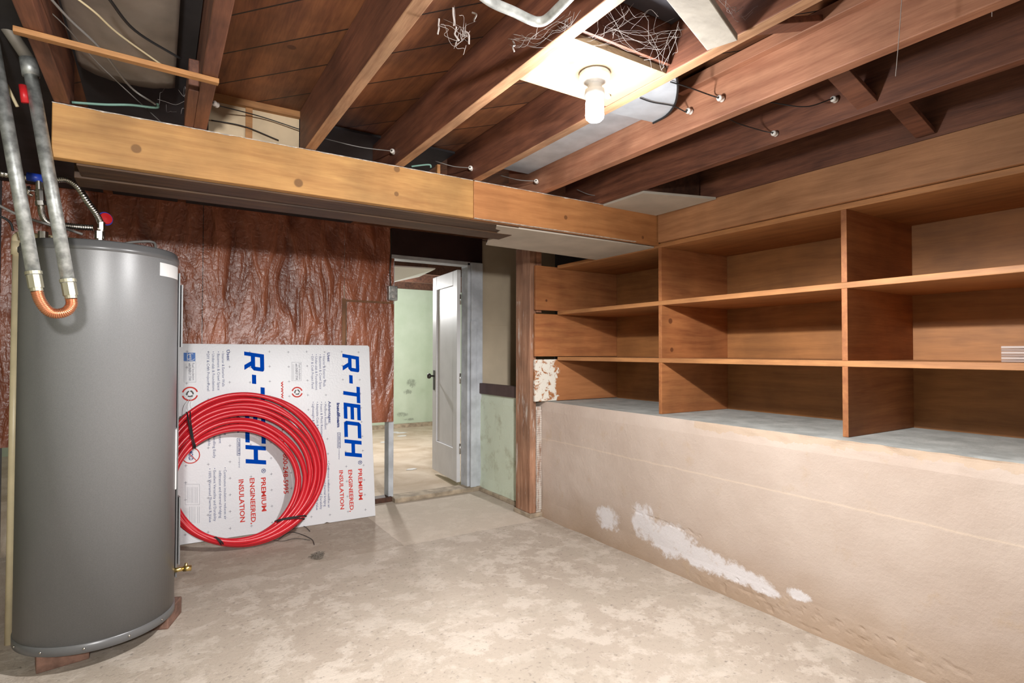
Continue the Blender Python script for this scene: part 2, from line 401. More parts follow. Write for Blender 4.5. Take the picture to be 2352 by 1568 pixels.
# back wall: tar-brown glossy panels
Mt, N, L, B = new_mat('brown_glossy_panel'); tc = N.new('ShaderNodeTexCoord')
sx = N.new('ShaderNodeSeparateXYZ'); L.new(tc.outputs['Object'], sx.inputs[0]); X_, Y_, Z_ = sx.outputs
mp = N.new('ShaderNodeMapping'); mp.inputs['Scale'].default_value = (1, 1, .28); L.new(tc.outputs['Object'], mp.inputs['Vector'])
v1 = nz(8, 4, 1.0, mp.outputs[0], rough=.45); v2 = nz(34, 2, .8, tc.outputs['Object'], rough=.4); v3 = nz(4, 4)
col = ramp(N, L, v1, [(.3, (.17, .045, .02)), (.7, (.42, .14, .07))])
seam = mathn(N, L, 'LESS_THAN', mathn(N, L, 'ABSOLUTE', mathn(N, L, 'SUBTRACT', X_, .25)), .0022)
col = mixc(N, L, seam, col, (.015, .006, .004))
hi = mathn(N, L, 'GREATER_THAN', mathn(N, L, 'ADD', Z_, mathn(N, L, 'MULTIPLY', v3, .0)), 3.0)
L.new(col, B.inputs['Base Color'])
L.new(ramp(N, L, v2, [(.35, .34), (.7, .46)]), B.inputs['Roughness'])
bp = N.new('ShaderNodeBump'); bp.inputs['Strength'].default_value = 1.0; bp.inputs['Distance'].default_value = .045; B.inputs['Specular IOR Level'].default_value = .85
L.new(mathn(N, L, 'ADD', v1, mathn(N, L, 'MULTIPLY', v2, .12)), bp.inputs['Height']); L.new(bp.outputs[0], B.inputs['Normal'])
M['panel'] = Mt
q = MB(); q.box(-2.5, 1.205, 4.335, YB, .64, 2.2); q.obj('wall_back', M['panel'], kind='structure')
q = MB(); q.box(1.21, 1.605, 4.335, YB, 1.595, 2.2); q.obj('wall_back_upper', M['panel'], kind='structure')
q = MB(); q.box(1.225, 1.605, 4.327, YB, .64, 1.585); q.obj('wall_back_lower', M['panel'], kind='structure')
q = MB(); q.box(1.19, 1.22, 4.33, 4.345, .66, 1.61); q.box(1.22, 1.60, 4.33, 4.345, 1.586, 1.602)
q.obj('trim_1', wood('batten_wood', (.34, .15, .06), (.2, .08, .03), 'Z'), kind='structure')
M['dkhead'] = simple('black_brown_board', (.035, .018, .018), .35, bump=.35, bscale=14, var=.3, vscale=5)
q = MB(); q.box(1.58, 2.42, 4.33, YB+.02, 1.985, 2.25); q.obj('wall_over_door', M['dkhead'], kind='structure')
# far side and remaining surfaces
M['green'] = simple('pale_green_plaster', (.52, .62, .48), .8, bump=.05, var=.08, vscale=2)
Mt, N, L, B = new_mat('stained_green_plaster'); tc = N.new('ShaderNodeTexCoord')
sx = N.new('ShaderNodeSeparateXYZ'); L.new(tc.outputs['Object'], sx.inputs[0]); X_, Y_, Z_ = sx.outputs
base = ramp(N, L, nz(2, 6), [(.35, (.50, .60, .45)), (.65, (.60, .69, .55))])
tot = None
for (px, pz, rx, rz) in ((3.46, .70, .12, .10), (3.40, .56, .10, .06), (3.30, .20, .16, .05), (3.42, .12, .12, .03)):
    e = mathn(N, L, 'ADD', mathn(N, L, 'POWER', mathn(N, L, 'DIVIDE', mathn(N, L, 'SUBTRACT', X_, px), rx), 2), mathn(N, L, 'POWER', mathn(N, L, 'DIVIDE', mathn(N, L, 'SUBTRACT', Z_, pz), rz), 2))
    e = mathn(N, L, 'SUBTRACT', 1.0, e); tot = e if tot is None else mathn(N, L, 'MAXIMUM', tot, e)
eff = mathn(N, L, 'MULTIPLY_ADD', mathn(N, L, 'SUBTRACT', nz(14, 8, rough=.75), .5), 4, tot)
base = mixc(N, L, ramp(N, L, eff, [(.4, 0.0), (1, .6)]), base, (.16, .18, .14))
L.new(base, B.inputs['Base Color']); B.inputs['Roughness'].default_value = .8
M['green_far'] = Mt
q = MB(); q.box(-3.2, 5.4, 8.5, 8.7, 0, 2.29); q.obj('wall_far', M['green_far'], kind='structure')
q = MB(); q.box(2.42, 4.2, 8.44, 8.5, 0, .06); q.obj('baseboard_far', M['sill'], kind='structure')
q = MB(); q.box(-3.2, -3.0, 4.4, 8.6, 0, 2.4); q.obj('wall_far_left', M['green'], kind='structure')
q = MB(); q.box(4.55, 4.7, 4.4, 8.6, 0, 2.4); q.obj('wall_far_right', M['green'], kind='structure')
q = MB(); q.box(-3.2, -.78, 4.33, 4.45, 0, 2.35); q.obj('wall_back_left', M['crawl'], kind='structure')
q = MB(); q.box(-.92, -.80, -1.5, 4.33, 0, 2.35)
q.obj('wall_left', simple('stained_green_wall', (.30, .30, .20), .85, bump=.1, var=.5, vscale=3), kind='structure')
# green partition beside the door in the alcove and dark lintel board
M['trimdk'] = simple('purple_brown_board', (.085, .05, .05), .55, var=.2)
q = MB(); q.box(XW-.012, XW+.03, 3.57, 4.33, .838, .928); q.obj('trim_2', M['trimdk'], kind='structure', bevel=.003)
M['beige'] = simple('beige_hardboard', (.52, .43, .31), .8, bump=.04, var=.05)
q = MB(); q.box(2.415, 3.24, 4.362, 4.39, .84, 2.19); q.box(2.415, 3.24, 4.356, 4.361, 1.44, 2.19); q.obj('wall_alcove', M['beige'], kind='structure')
# ceilings: diagonal sheathing boards here, dark boards beyond
dv = Vector((.162, -.191, 0)).normalized(); nv = Vector((-dv.y, dv.x, 0))
M['sheath'] = wood('sheathing_boards', (.30, .115, .045), (.15, .05, .022), 'Y', seams=(abs(nv.x), abs(nv.y), .165), dirt=.45, knots=((.62, 1.80, 2.2, .012), (.36, 1.93, 2.2, .014)))
q = MB(); q.box(-.92, 3.26, -1.5, 4.36, ZC, ZC+.05); q.obj('ceiling', M['sheath'], kind='structure')
q = MB(); q.box(1.675, 2.50, -1.4, 2.40, ZC-.012, ZC-.002); q.box(.145, 1.24, 2.50, 4.3, ZC-.012, ZC-.002); q.box(-.25, .096, -1.4, 4.3, ZC-.012, ZC-.002); q.box(-.78, -.30, -1.4, 4.3, ZC-.012, ZC-.002); q.obj('ceiling_shade', M['paper'], kind='structure')  # black sheets added as deep shade between joists and behind the beam
q = MB(); q.box(-3.2, 5.4, 4.36, 8.7, 2.34, 2.4); q.obj('ceiling_far', M['joist_dark'], kind='structure')
# cream panel with a batten behind the beam
q = MB(); q.box(.155, .49, 2.455, 2.475, 2.0, ZC); q.obj('trim_3', M['cream'], kind='structure')
q = MB(); q.box(.285, .31, 2.447, 2.456, 2.0, ZC); q.box(.155, .49, 2.43, 2.456, 2.175, ZC); q.obj('trim_4', M['lath'], kind='structure')

# doorway: jambs, casing, sill
q = MB(); q.box(2.30, 2.41, 4.30, 4.40, 0.03, 1.98); q.box(2.275, 2.30, 4.33, 4.45, .03, 1.98); q.box(2.29, 2.345, 4.288, 4.31, .03, 1.47)
q.obj('trim_5', M['frame'], kind='structure', bevel=.003)
q = MB(); q.box(1.575, 1.617, 4.352, 4.45, 0, 1.98); q.obj('trim_6', M['frame'], kind='structure', bevel=.003)
q = MB(); q.box(1.575, 2.41, 4.33, 4.45, 1.955, 1.99); q.obj('trim_7', M['frame'], kind='structure', bevel=.003)
q = MB(); q.box(1.60, 2.41, 4.27, 4.42, 0, .035); q.obj('trim_8', M['sill'], kind='structure', bevel=.004)
q = MB(); q.box(1.0, 1.60, 4.33, 4.42, 0, .04); q.obj('trim_9', M['joist_dark'], kind='structure', bevel=.004)
q = MB(); q.box(XW-.03, XW, 3.57, 4.27, 0, .03); q.obj('baseboard_right', M['sill'], kind='structure', bevel=.004)
# see-through stud gap under the hung panel: left wall of far room closet
# door leaf, hinged on the right jamb and swung away into the next room
hx, hy = 2.27, 4.45
ang = math.radians(85)
d1 = Vector((math.cos(ang), math.sin(ang), 0)); d2 = Vector((-d1.y, d1.x, 0))
door = thing('door_1', (hx, hy, .045), 'white painted single panel door standing open into the next room', 'door'); door['kind'] = 'structure'; del door['category']; del door['label']
def dbox(q, a0, a1, t0, t1, z0, z1):
    p = [Vector((hx, hy, 0))+d1*a+d2*t for a, t in ((a0, t0), (a1, t0), (a1, t1), (a0, t1))]
    q.prism([Vector((v.x, v.y, z0)) for v in p], (0, 0, z1-z0))
W = .65; q = MB()
dbox(q, 0, .10, 0, .035, .05, 1.93); dbox(q, W-.11, W, 0, .035, .05, 1.93); dbox(q, .10, W-.11, 0, .035, 1.80, 1.93); dbox(q, .10, W-.11, 0, .035, .05, .34); dbox(q, .10, W-.11, .012, .023, .34, 1.80)
leaf = q.obj('door_leaf', M['door'], door, bevel=.004)
q = MB(); dbox(q, W-.075, W-.03, .035, .039, .83, 1.02); plate = q.obj('knob_plate', M['dark'], leaf)
q = MB(); kp = Vector((hx, hy, .965))+d1*(W-.052)+d2*.039
q.lathe([(.009, 0), (.009, .03), (.022, .036), (.027, .05), (.022, .063), (0, .067)], kp, d2, 20); q.obj('door_knob', M['dark'], leaf, smooth=True)
for hz in (1.62, .92, .30):
    q = MB(); q.tube([(hx-.006, hy-.004, hz), (hx-.006, hy-.004, hz+.09)], .008, 10); q.obj('hinge', M['steel'], leaf, smooth=True)

# ================================================================ CEILING FRAMING
jx = [(-.275, 'joist', 'ceiling joist over the water heater pipes, dark brown and crossed by a thin lath'),
      (.12, 'joist', 'notched brown ceiling joist ending on the pale beam at its left third'),
      (.507, 'joist', 'brown ceiling joist with speckled pale underside and a broken knot'),
      (.881, 'joist', 'purple-brown ceiling joist whose pale lower edge touches the left side of the bulb plate'),
      (1.265, 'joist', 'brown ceiling joist right of the lit bulb, passing behind it'),
      (1.65, 'joist', 'wide reddish ceiling joist carrying two porcelain knobs and black wire'),
      (2.03, 'joist', 'narrow ceiling joist with bold flame grain between two diagonal braces')]
yend = [2.42, 2.40, 2.42, 2.62, 2.60, 2.62, 2.60]
for (x, mk, lb), ye in zip(jx, yend):
    q = MB()
    n = 26; hw = .021
    if x == .12:
        q.box(x-hw, x+hw, -1.4, ye, ZJ, ZC)
    else:
        q.box(x-hw, x+hw, -1.4, ye, ZJ, ZC)
    o = q.obj('ceiling_joist', [M['joist_pale'] if x in (1.65,) else M[mk], M['edge']], bevel=.003, label=lb, cat='joist', group='ceiling joists')
    for p in o.data.polygons:
        if p.normal.z < -.9 and .4 < x < 1.4: p.material_index = 1
q = MB(); q.box(.07, .099, 1.99, 2.36, ZJ+.0, ZJ+.10); q.obj('joist_scab', M['joist'], bevel=.003, label='short board scabbed on the side of the notched joist above the beam', cat='board')

# main beam: two boards butted, plus wide underside
zb0, zb1 = 1.83, 2.008
kn = []
for px, py, r in ((313, 341, .016), (686, 420, .0185), (911, 445, .011), (912, 388, .015)):
    p = at(px, py, 'Y', 2.316); kn.append((p, r))
x0, xj, x1 = -.30, 1.248, 2.485
def lk(o): return tuple((p.x-o[0], p.y-o[1], p.z-o[2], r) for p, r in kn)
oL = ((x0+xj)/2, 2.338, zb0)
mb1 = wood('beam_board_wood', (.60, .33, .11), (.42, .20, .06), 'X', knots=lk(oL), contrast=.9, dirt=.3)
q = MB(); q.box(x0, xj, 2.318, 2.358, zb0, zb1)
q.obj('beam_board', mb1, bevel=.003, label='long pale yellow beam board with round knots across the room above the water heater', cat='beam', origin=oL)
kn = [(at(1300, 499, 'Y', 2.316), .012), (at(1477, 545, 'Y', 2.316), .010)]
oR = ((xj+x1)/2, 2.338, zb0)
mb2 = wood('orange_beam_board_wood', (.52, .23, .08), (.36, .14, .045), 'X', knots=lk(oR), contrast=.8, dirt=.2)
q = MB(); q.box(xj+.002, x1, 2.318, 2.358, zb0, zb1)
q.obj('beam_board', mb2, bevel=.003, label='shorter orange beam board butted between the pale one and the shelving corner', cat='beam', origin=oR)
def paint_edge(par, xa, xb, z, dz, seed, gap=.0):
    q = MB(); n = int((xb-xa)/.006); rnd = random.Random(seed); prev = None
    for k in range(n+1):
        x = xa+(xb-xa)*k/n; h_ = .0012+.0045*max(0, noise.noise(Vector((x*22, seed, 0)))+.25)+.0012*rnd.random()
        a_ = q.bm.verts.new((x, 2.3165, z)); b_ = q.bm.verts.new((x, 2.3165, z-dz*h_)); c1 = q.bm.verts.new((x, 2.330, z+.0006*dz))
        if prev: q.bm.faces.new((prev[0], a_, b_, prev[1])); q.bm.faces.new((prev[2], c1, a_, prev[0]))
        prev = (a_, b_, c1)
    q.obj('dried_paint_edge', simple('old_white_paint', (.55, .50, .44), .8, var=.4, vscale=60), par)
bbs = [o for o in C.objects if o.name.startswith('beam_board')]
paint_edge(bbs[0], x0, xj-.004, zb1+.0002, 1, 3); paint_edge(bbs[1], xj+.004, 2.10, zb1+.0002, 1, 5); paint_edge(bbs[1], xj+.004, 2.30, zb0-.0002, -.6, 9)
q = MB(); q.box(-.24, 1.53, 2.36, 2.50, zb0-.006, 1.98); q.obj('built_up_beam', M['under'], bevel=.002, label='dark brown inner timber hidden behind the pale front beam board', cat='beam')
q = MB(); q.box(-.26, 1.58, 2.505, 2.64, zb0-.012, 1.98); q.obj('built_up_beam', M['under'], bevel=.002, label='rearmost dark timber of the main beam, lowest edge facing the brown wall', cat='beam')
# grey gypsum soffit with a torn edge
pts = [(1.585, 2.36), (1.40, 2.362)] 
edge = [(1.40, 2.362), (1.435, 2.43), (1.47, 2.44), (1.50, 2.55), (1.55, 2.60), (1.545, 2.70), (1.585, 2.78), (1.60, 2.82)]
poly = [(x, y, zb0-.010) for x, y in edge] + [(2.04, 2.845, zb0-.010), (2.486, 2.88, zb0-.010), (2.486, 2.36, zb0-.010)]
q = MB(); q.prism(poly, (0, 0, .008)); q.obj('soffit_board', M['gyp'], label='grey gypsum sheet with torn left edge under the beam beside the post', cat='drywall')
q = MB(); q.prism([(2.055, 2.36, 2.0), (2.055, 2.02, 2.0), (2.46, 1.90, 2.0), (2.46, 2.36, 2.0)], (0, 0, .012)); q.obj('soffit_board', M['gyp'], label='grey gypsum sheet lying above the orange beam board in the corner', cat='drywall')
q = MB(); q.box(2.055, 2.455, 2.00, 2.04, 2.013, 2.19); q.obj('blocking_board', M['joist_dark'], bevel=.002, label='dark blocking board above the grey gypsum sheet near the shelving corner', cat='board')

# header boards over the shelving
q = MB(); q.box(2.47, 2.51, -1.4, Y1-.002, Z3+.014, 2.012); q.obj('header_board', M['header'], bevel=.002, label='wide tan header board directly above the shelving', cat='board')
q = MB(); q.box(2.478, 2.515, -1.4, 2.30, 2.015, ZC); q.obj('header_board', M['joist'], bevel=.002, label='reddish rim board on top of the tan header, tight to the sheathing', cat='board')

# diagonal bridging
def brace(a, b, lb):
    q = MB(); q.beam(a, b, .065, .018, up=(1, 0, .3)); q.obj('bridging_brace', M['joist'], bevel=.002, label=lb, cat='brace', group='diagonal bridging between the joists')
brace((1.67, .965, 2.175), (2.02, .945, 2.035), 'diagonal brace between the wide reddish joist and the flame-grained joist')
brace((2.05, .955, 2.165), (2.47, .955, 2.035), 'diagonal brace between the flame-grained joist and the header, nearest the shelving')
brace((1.285, .90, 2.045), (1.63, .90, 2.17), 'diagonal brace right of the whitewashed plank near the top of the photo')

# plate carrying the bulb
q = MB(); q.box(.902, 1.244, 1.13, 1.39, 2.012, 2.030); q.obj('mounting_plate', wood('pale_plywood', (.40, .30, .19), (.30, .21, .12), 'Y', contrast=.7, dirt=.2, gscale=5, knots=((-.10, -.03, 0, .010),)), bevel=.001, label='square pale plywood plate between two joists carrying the bulb holder', cat='board')
a = at(1540, -60, 'Z', 2.002); b = at(1652, 98, 'Z', 2.002)
q = MB(); q.beam((.70, .735, 1.9995), (1.222, .922, 1.9995), .078, .018); q.obj('whitewashed_plank', M['plank_white'], bevel=.002, label='short whitewashed plank nailed diagonally under the joists above the bulb', cat='plank')
q = MB(); q.box(1.598, 1.628, .1, 1.40, 2.145, 2.185); q.obj('furring_strip', M['joist_pale'], bevel=.002, label='pale strip of wood nailed along the joist right of the bulb', cat='board')

# sheet metal duct pans
q = MB(); q.box(1.29, 1.626, 1.55, 2.42, 2.13, 2.14); q.obj('duct_pan', M['sheetmetal'], label='flat blue-grey sheet metal pan between the joists behind the bulb', cat='duct')
pts = spline([at(*p, 'Z', 2.085) for p in ((1548, 150), (1556, 185), (1556, 212), (1549, 240), (1530, 264), (1500, 281))], 4)
pts = [Vector((min(p.x, 1.624), p.y, p.z)) for p in pts]
arc = list(pts); pts = pts + [Vector((1.292, at(1420, 247, 'Z', 2.085).y+.06, 2.085)), Vector((1.292, arc[0].y, 2.085))]
q = MB(); q.prism(pts, (0, 0, .05)); q.obj('duct_collar', M['sheetmetal'], label='round-ended galvanised duct end showing beside the bulb, wires across it', cat='duct')
q = MB(); q.tube([Vector(p)-Vector((0, 0, .003)) for p in arc], .004, 6); q.obj('duct_bead', M['black'], label='black rim around the round duct end', cat='duct rim')
q = MB(); q.box(.905, 1.242, .86, 1.108, 2.145, 2.17); q.obj('duct_pan', simple('dark_sheet_metal', (.13, .13, .15), .4, .6, var=.2), label='dark sheet metal pan above the cobwebs next to the bulb plate', cat='duct')
q = MB(); q.box(.905, 1.242, 1.112, 1.128, 2.03, 2.17); q.obj('blocking_board', M['joist'], label='red-brown blocking behind the bulb plate edge under the dark pan', cat='board')

# ================================================================ BULB
fx = thing('ceiling_light', (1.066, 1.24, 2.012), 'bare lit bulb in a round white porcelain holder on the pale plywood plate', 'light')
c0 = Vector((1.066, 1.24, 2.012))
q = MB(); q.lathe([(0, 0), (.042, 0), (.046, -.006), (.045, -.016), (.038, -.024), (.026, -.030), (.022, -.034), (0, -.034)], c0, seg=32); q.obj('lamp_base', M['porcelain'], fx, smooth=True)
q = MB(); q.lathe([(.021, -.034), (.021, -.046), (.028, -.050), (.0295, -.064), (.024, -.070), (0, -.070)], c0, seg=28); q.obj('lamp_socket', simple('grey_porcelain', (.42, .41, .39), .4), fx, smooth=True)
q = MB(); q.lathe([(.019, -.068), (.0245, -.075), (.0255, -.085), (.0265, -.088), (.027, -.125), (.0255, -.133), (.018, -.140), (.008, -.143), (0, -.1435)], c0, seg=28); q.obj('light_bulb', M['bulb'], fx, smooth=True)
q = MB(); q.lathe([(0, .0), (.006, -.001), (.008, -.012), (.0, -.016)], (1.19, 1.32, 2.012), seg=12); q.obj('pull_chain_knob', M['porcelain'], label='tiny pale knob on the joist edge right of the bulb', cat='knob', smooth=True)

# ================================================================ SHELVING
def shl(px, py, ax, v, rr): p = at(px, py, ax, v); return (p.x-XS, p.y-Y2, p.z-ZL, rr)
M['shelf_x'] = wood('divider_board_wood', (.47, .19, .065), (.29, .095, .032), 'X', contrast=.8, dirt=.25, knots=(shl(1540, 737, 'Y', Y1-.012, .017), shl(1543, 803, 'Y', Y1-.012, .014), shl(1255, 690, 'Y', YE, .010)))
M['shelf_back'] = wood('plywood_back', (.43, .185, .058), (.29, .12, .038), 'Y', contrast=.8, dirt=.25)
sh = thing('shelving_unit', (XS, Y2, ZL), 'built-in open wooden shelving of three rows on the painted concrete ledge', 'shelving')
T = .013
ysh0 = -1.3
for z, y1_, nm in ((Z1, YE-.012, 'shelf'), (Z2, YE-.012, 'shelf')):
    q = MB(); q.box(XS, XB, ysh0, y1_, z-T, z+T); q.obj(nm, M['shelf'], sh, bevel=.002)
q = MB(); q.box(XS, XB, ysh0, YE-.012, Z3-T, Z3+T-.001); q.obj('top_board', M['shelf'], sh, bevel=.002)
for yd in (Y1, Y2, .22, -.85):
    for a_, b_ in ((ZL+.001, Z1-T), (Z1+T, Z2-T), (Z2+T, Z3-T)):
        q = MB(); q.box(XS-.002, XB, yd-.012, yd+.012, a_, b_); q.obj('divider', M['shelf_x'], sh, bevel=.0015)
q = MB(); q.box(XB, XB+.012, ysh0, YE, ZL, Z3+.01); q.obj('back_panel', M['shelf_back'], sh)
# end boards nailed to the post
q = MB(); q.box(2.305, XB, YE, YE+.022, 1.505, 1.828); q.obj('end_board', M['shelf_x'], sh, bevel=.002)
q = MB(); q.box(2.30, XB, YE, YE+.022, 1.168, 1.478); q.obj('end_board', M['shelf_x'], sh, bevel=.002)
Mt, N, L, B = new_mat('paint_smeared_board'); tc = N.new('ShaderNodeTexCoord')
sx = N.new('ShaderNodeSeparateXYZ'); L.new(tc.outputs['Object'], sx.inputs[0]); X_, Y_, Z_ = sx.outputs
mpp = N.new('ShaderNodeMapping'); mpp.inputs['Scale'].default_value = (.12, 1, 1); L.new(tc.outputs['Object'], mpp.inputs['Vector'])
wd = ramp(N, L, nz(26, 4, .2, mpp.outputs[0]), [(.3, (.32, .12, .042)), (.7, (.44, .18, .065))])
fx_ = N.new('ShaderNodeMapRange'); L.new(X_, fx_.inputs[0]); fx_.inputs[1].default_value = .06; fx_.inputs[2].default_value = -.02; fx_.inputs[3].default_value = -1.3; fx_.inputs[4].default_value = .55
pm = mathn(N, L, 'MULTIPLY_ADD', mathn(N, L, 'SUBTRACT', nz(20, 8, .6, rough=.7), .5), 5.5, fx_.outputs[0])
L.new(mixc(N, L, ramp(N, L, pm, [(.1, 0.0), (.4, 1.0)]), wd, (.74, .70, .62)), B.inputs['Base Color']); B.inputs['Roughness'].default_value = .7
q = MB(); q.box(2.30, XB, YE, YE+.022, .842, 1.146); q.obj('end_board', Mt, sh, bevel=.002, label='lowest end board smeared with white paint')

# post
def splash(name, axis='Z', amount=.3, scl=9, z_hi=1.55, z_lo=.0):
    M_ = wood(name, (.46, .25, .155), (.27, .125, .07), 'Z')
    N_, L_ = M_.node_tree.nodes, M_.node_tree.links; B_ = N_['Principled BSDF']
    old = B_.inputs['Base Color'].links[0].from_socket
    t = N_.new('ShaderNodeTexCoord'); mp_ = N_.new('ShaderNodeMapping'); mp_.inputs['Scale'].default_value = (1, 1, .12); L_.new(t.outputs['Object'], mp_.inputs['Vector'])
    n_ = N_.new('ShaderNodeTexNoise'); n_.inputs['Scale'].default_value = scl*2.4; n_.inputs['Detail'].default_value = 8; n_.inputs['Roughness'].default_value = .7
    L_.new(mp_.outputs[0], n_.inputs['Vector'])
    f_ = ramp(N_, L_, n_.outputs[0], [(.62-amount, 0.0), (.72-amount, .9)])
    s_ = N_.new('ShaderNodeSeparateXYZ'); L_.new(t.outputs['Object'], s_.inputs[0])
    k_ = mathn(N_, L_, 'MULTIPLY', mathn(N_, L_, 'LESS_THAN', s_.outputs[2], z_hi), mathn(N_, L_, 'GREATER_THAN', s_.outputs[2], z_lo))
    L_.new(mixc(N_, L_, mathn(N_, L_, 'MULTIPLY', f_, k_), old, (.62, .57, .52)), B_.inputs['Base Color']); return M_
q = MB(); q.box(2.287, 2.34, 3.377, 3.57, .03, 1.975); q.obj('post', splash('post_wood_smeared', amount=.06), bevel=.004, label='tall rough wooden post at the end of the shelving, smeared with old white paint', cat='post')
q = MB(); q.box(2.342, 2.386, 3.372, 3.50, 1.49, 1.985); q.obj('post_stub', M['joist_pale'], bevel=.003, label='pale wood piece rising beside the top of the post behind the shelf end', cat='board')
q = MB(); q.box(2.278, 2.392, 3.362, 3.585, 0, .03); q.obj('post_footing', M['sill'], bevel=.004, label='small worn wooden block under the foot of the post', cat='block')
q = MB()
for k in range(46):
    z = .05+k*.0158
    q.box(2.342, 2.384, 3.371, 3.379+.004*(k % 2), z, z+.0145)
q.box(2.342, 2.384, 3.38, 3.42, .032, .80)
q.obj('metal_lath_strip', splash('white_smeared_strip', amount=.22, scl=14, z_hi=3), label='ribbed strip smeared with white plaster between the post and the concrete wall', cat='strip')

# stack of thin tiles at the right end of the lower shelf
for k in range(6):
    q = MB(); q.box(2.56, 2.78, .50, .765, Z1+T+.001+k*.0098, Z1+T+.001+k*.0098+.0085)
    q.obj('thin_tile', M['tag'] if k % 2 == 0 else simple('pale_brown_tile', (.36, .29, .26), .5), bevel=.001,
          label=['bottom thin tile in the stack on the lower shelf at the right edge', 'second tile from the bottom of the stack on the lower shelf', 'third tile from the bottom of the stack on the lower shelf', 'fourth tile from the bottom of the stack on the lower shelf', 'fifth tile from the bottom of the stack, just under the topmost', 'topmost thin brown tile of the stack on the lower shelf'][k], cat='tile', group='thin tiles stacked on the shelf')

# ================================================================ WATER HEATER
HC = Vector((-.197, 2.893, 0)); HR = .268
wh = thing('water_heater', (HC.x, HC.y, .078), 'tall dark grey cylindrical water heater standing on bricks at the left', 'water heater')
q = MB(); q.lathe([(0, .112), (HR, .112), (HR, 1.585)], (HC.x, HC.y, 0), seg=96); q.obj('tank', M['tank'], wh, smooth=False)
tank = [o for o in wh.children][0]
for p in tank.data.polygons: p.use_smooth = abs(p.normal.z) < .5
q = MB(); q.lathe([(HR+.0005, 1.583), (HR+.004, 1.586), (HR+.004, 1.600), (HR-.001, 1.606), (HR-.002, 1.618), (HR-.008, 1.624), (0, 1.628)], (HC.x, HC.y, 0), seg=96); tcap = q.obj('top_cap', M['tank_dark'], wh, smooth=True)
q = MB(); q.lathe([(0, .078), (HR-.004, .078), (HR+.003, .082), (HR+.003, .112), (HR-.001, .115)], (HC.x, HC.y, 0), seg=96); bpan = q.obj('bottom_pan', M['tank_dark'], wh, smooth=True)
def onheater(az_deg, r, z):
    a_ = math.radians(az_deg); return Vector((HC.x+r*math.cos(a_), HC.y+r*math.sin(a_), z))
def patch(az0, az1, z0, z1, r, n=8, slant=0):
    q = MB(); P0 = []
    for ring in (r, r-.006):
        P0.append([[q.bm.verts.new(onheater(az0+(az1-az0)*i/n, ring, z+(slant*i/n))) for z in (z0, z1)] for i in range(n+1)])
    A, B_ = P0
    for i in range(n):
        q.bm.faces.new((A[i][0], A[i+1][0], A[i+1][1], A[i][1])); q.bm.faces.new((B_[i][0], B_[i][1], B_[i+1][1], B_[i+1][0]))
        q.bm.faces.new((A[i][1], A[i+1][1], B_[i+1][1], B_[i][1])); q.bm.faces.new((A[i][0], B_[i][0], B_[i+1][0], A[i+1][0]))
    q.bm.faces.new((A[0][0], A[0][1], B_[0][1], B_[0][0])); q.bm.faces.new((A[n][0], B_[n][0], B_[n][1], A[n][1]))
    return q
# label close to the right rim
patch(-42, -10, 1.512, 1.566, HR+.0015, slant=0).obj('warning_label', M['white'], wh)
patch(-8, 14, .60, .86, HR+.004).obj('energy_label', M['white'], wh, label='white paper label on the side')
patch(5, 30, 1.22, 1.50, HR+.022).obj('access_cover', M['tank'], wh)
patch(5, 30, .25, .55, HR+.022).obj('access_cover', M['tank'], wh)
patch(3, 34, .20, 1.55, HR+.010).obj('wiring_channel', M['tank_dark'], wh)
dvz = .235
p0 = onheater(2, HR-.01, dvz)
q = MB(); dr = Vector((1, .03, 0)).normalized(); q.tube([p0, p0+dr*.05], .010, 12); q.tube([p0+dr*.045, p0+dr*.075+Vector((0, 0, -.003))], .013, 12); q.tube([p0+dr*.055, p0+dr*.055+Vector((0, 0, .022))], .006, 10)
q.obj('drain_valve', M['brass'], wh, smooth=True)
for a_ in (-155, -125, -95, -65, -35):
    q = MB(); q.lathe([(0, 0), (.005, 0), (.004, .003), (0, .004)], onheater(a_, HR+.003, .098), onheater(a_, 1, 0)-onheater(a_, 0, 0), 8); q.obj('screw', M['steel'], bpan, smooth=True)
for x_, y_ in ((-.205, 2.80), (-.40, 2.93)):
    q = MB(); q.tube([(x_, y_, 1.62), (x_, y_, 1.66)], .013, 14); q.tube([(x_, y_, 1.655), (x_, y_, 1.685)], .017, 6); q.obj('pipe_nipple', M['steel'], tcap, smooth=False)
# bricks
def brick(cx, cy_, rot, lb):
    q = MB(); q.beam((-.08, 0, .038), (.08, 0, .038), .09, .076); bmesh.ops.rotate(q.bm, verts=q.bm.verts, matrix=Matrix.Rotation(math.radians(rot), 3, 'Z')); bmesh.ops.translate(q.bm, verts=q.bm.verts, vec=(cx, cy_, 0))
    q.obj('brick', M['brick'], bevel=.004, label=lb, cat='brick', group='bricks under the water heater')
brick(-.30, 2.78, 10, 'dark brown brick under the front left of the water heater')
brick(.035, 2.95, 70, 'broken reddish brick under the right side of the water heater')
brick(-.30, 3.08, 100, 'brick at the back of the water heater base, mostly hidden')

# cream discharge pipe
dp = thing('discharge_pipe', (-.50, 3.06, 0), 'cream plastic pipe running down the left side of the water heater to the floor', 'pipe')
q = MB(); q.tube([(-.503, 3.06, .002), (-.500, 3.06, 1.60)], .0155, 18); q.obj('upright_pipe', M['cpvc'], dp, smooth=True)
q = MB(); q.tube([(-.500, 3.06, 1.60), (-.500, 3.06, 1.655)], .0205, 18); q.tube(spline([(-.500, 3.06, 1.65), (-.498, 3.06, 1.672), (-.482, 3.06, 1.684), (-.46, 3.058, 1.685)], 5), .0195, 18); q.obj('elbow', M['cpvc'], dp, smooth=True, label='paler glossy cream elbow')
q = MB(); q.tube([(-.48, 3.06, 1.685), (-.27, 3.03, 1.672)], .0135, 16); q.obj('cross_pipe', M['cpvc'], dp, smooth=True)

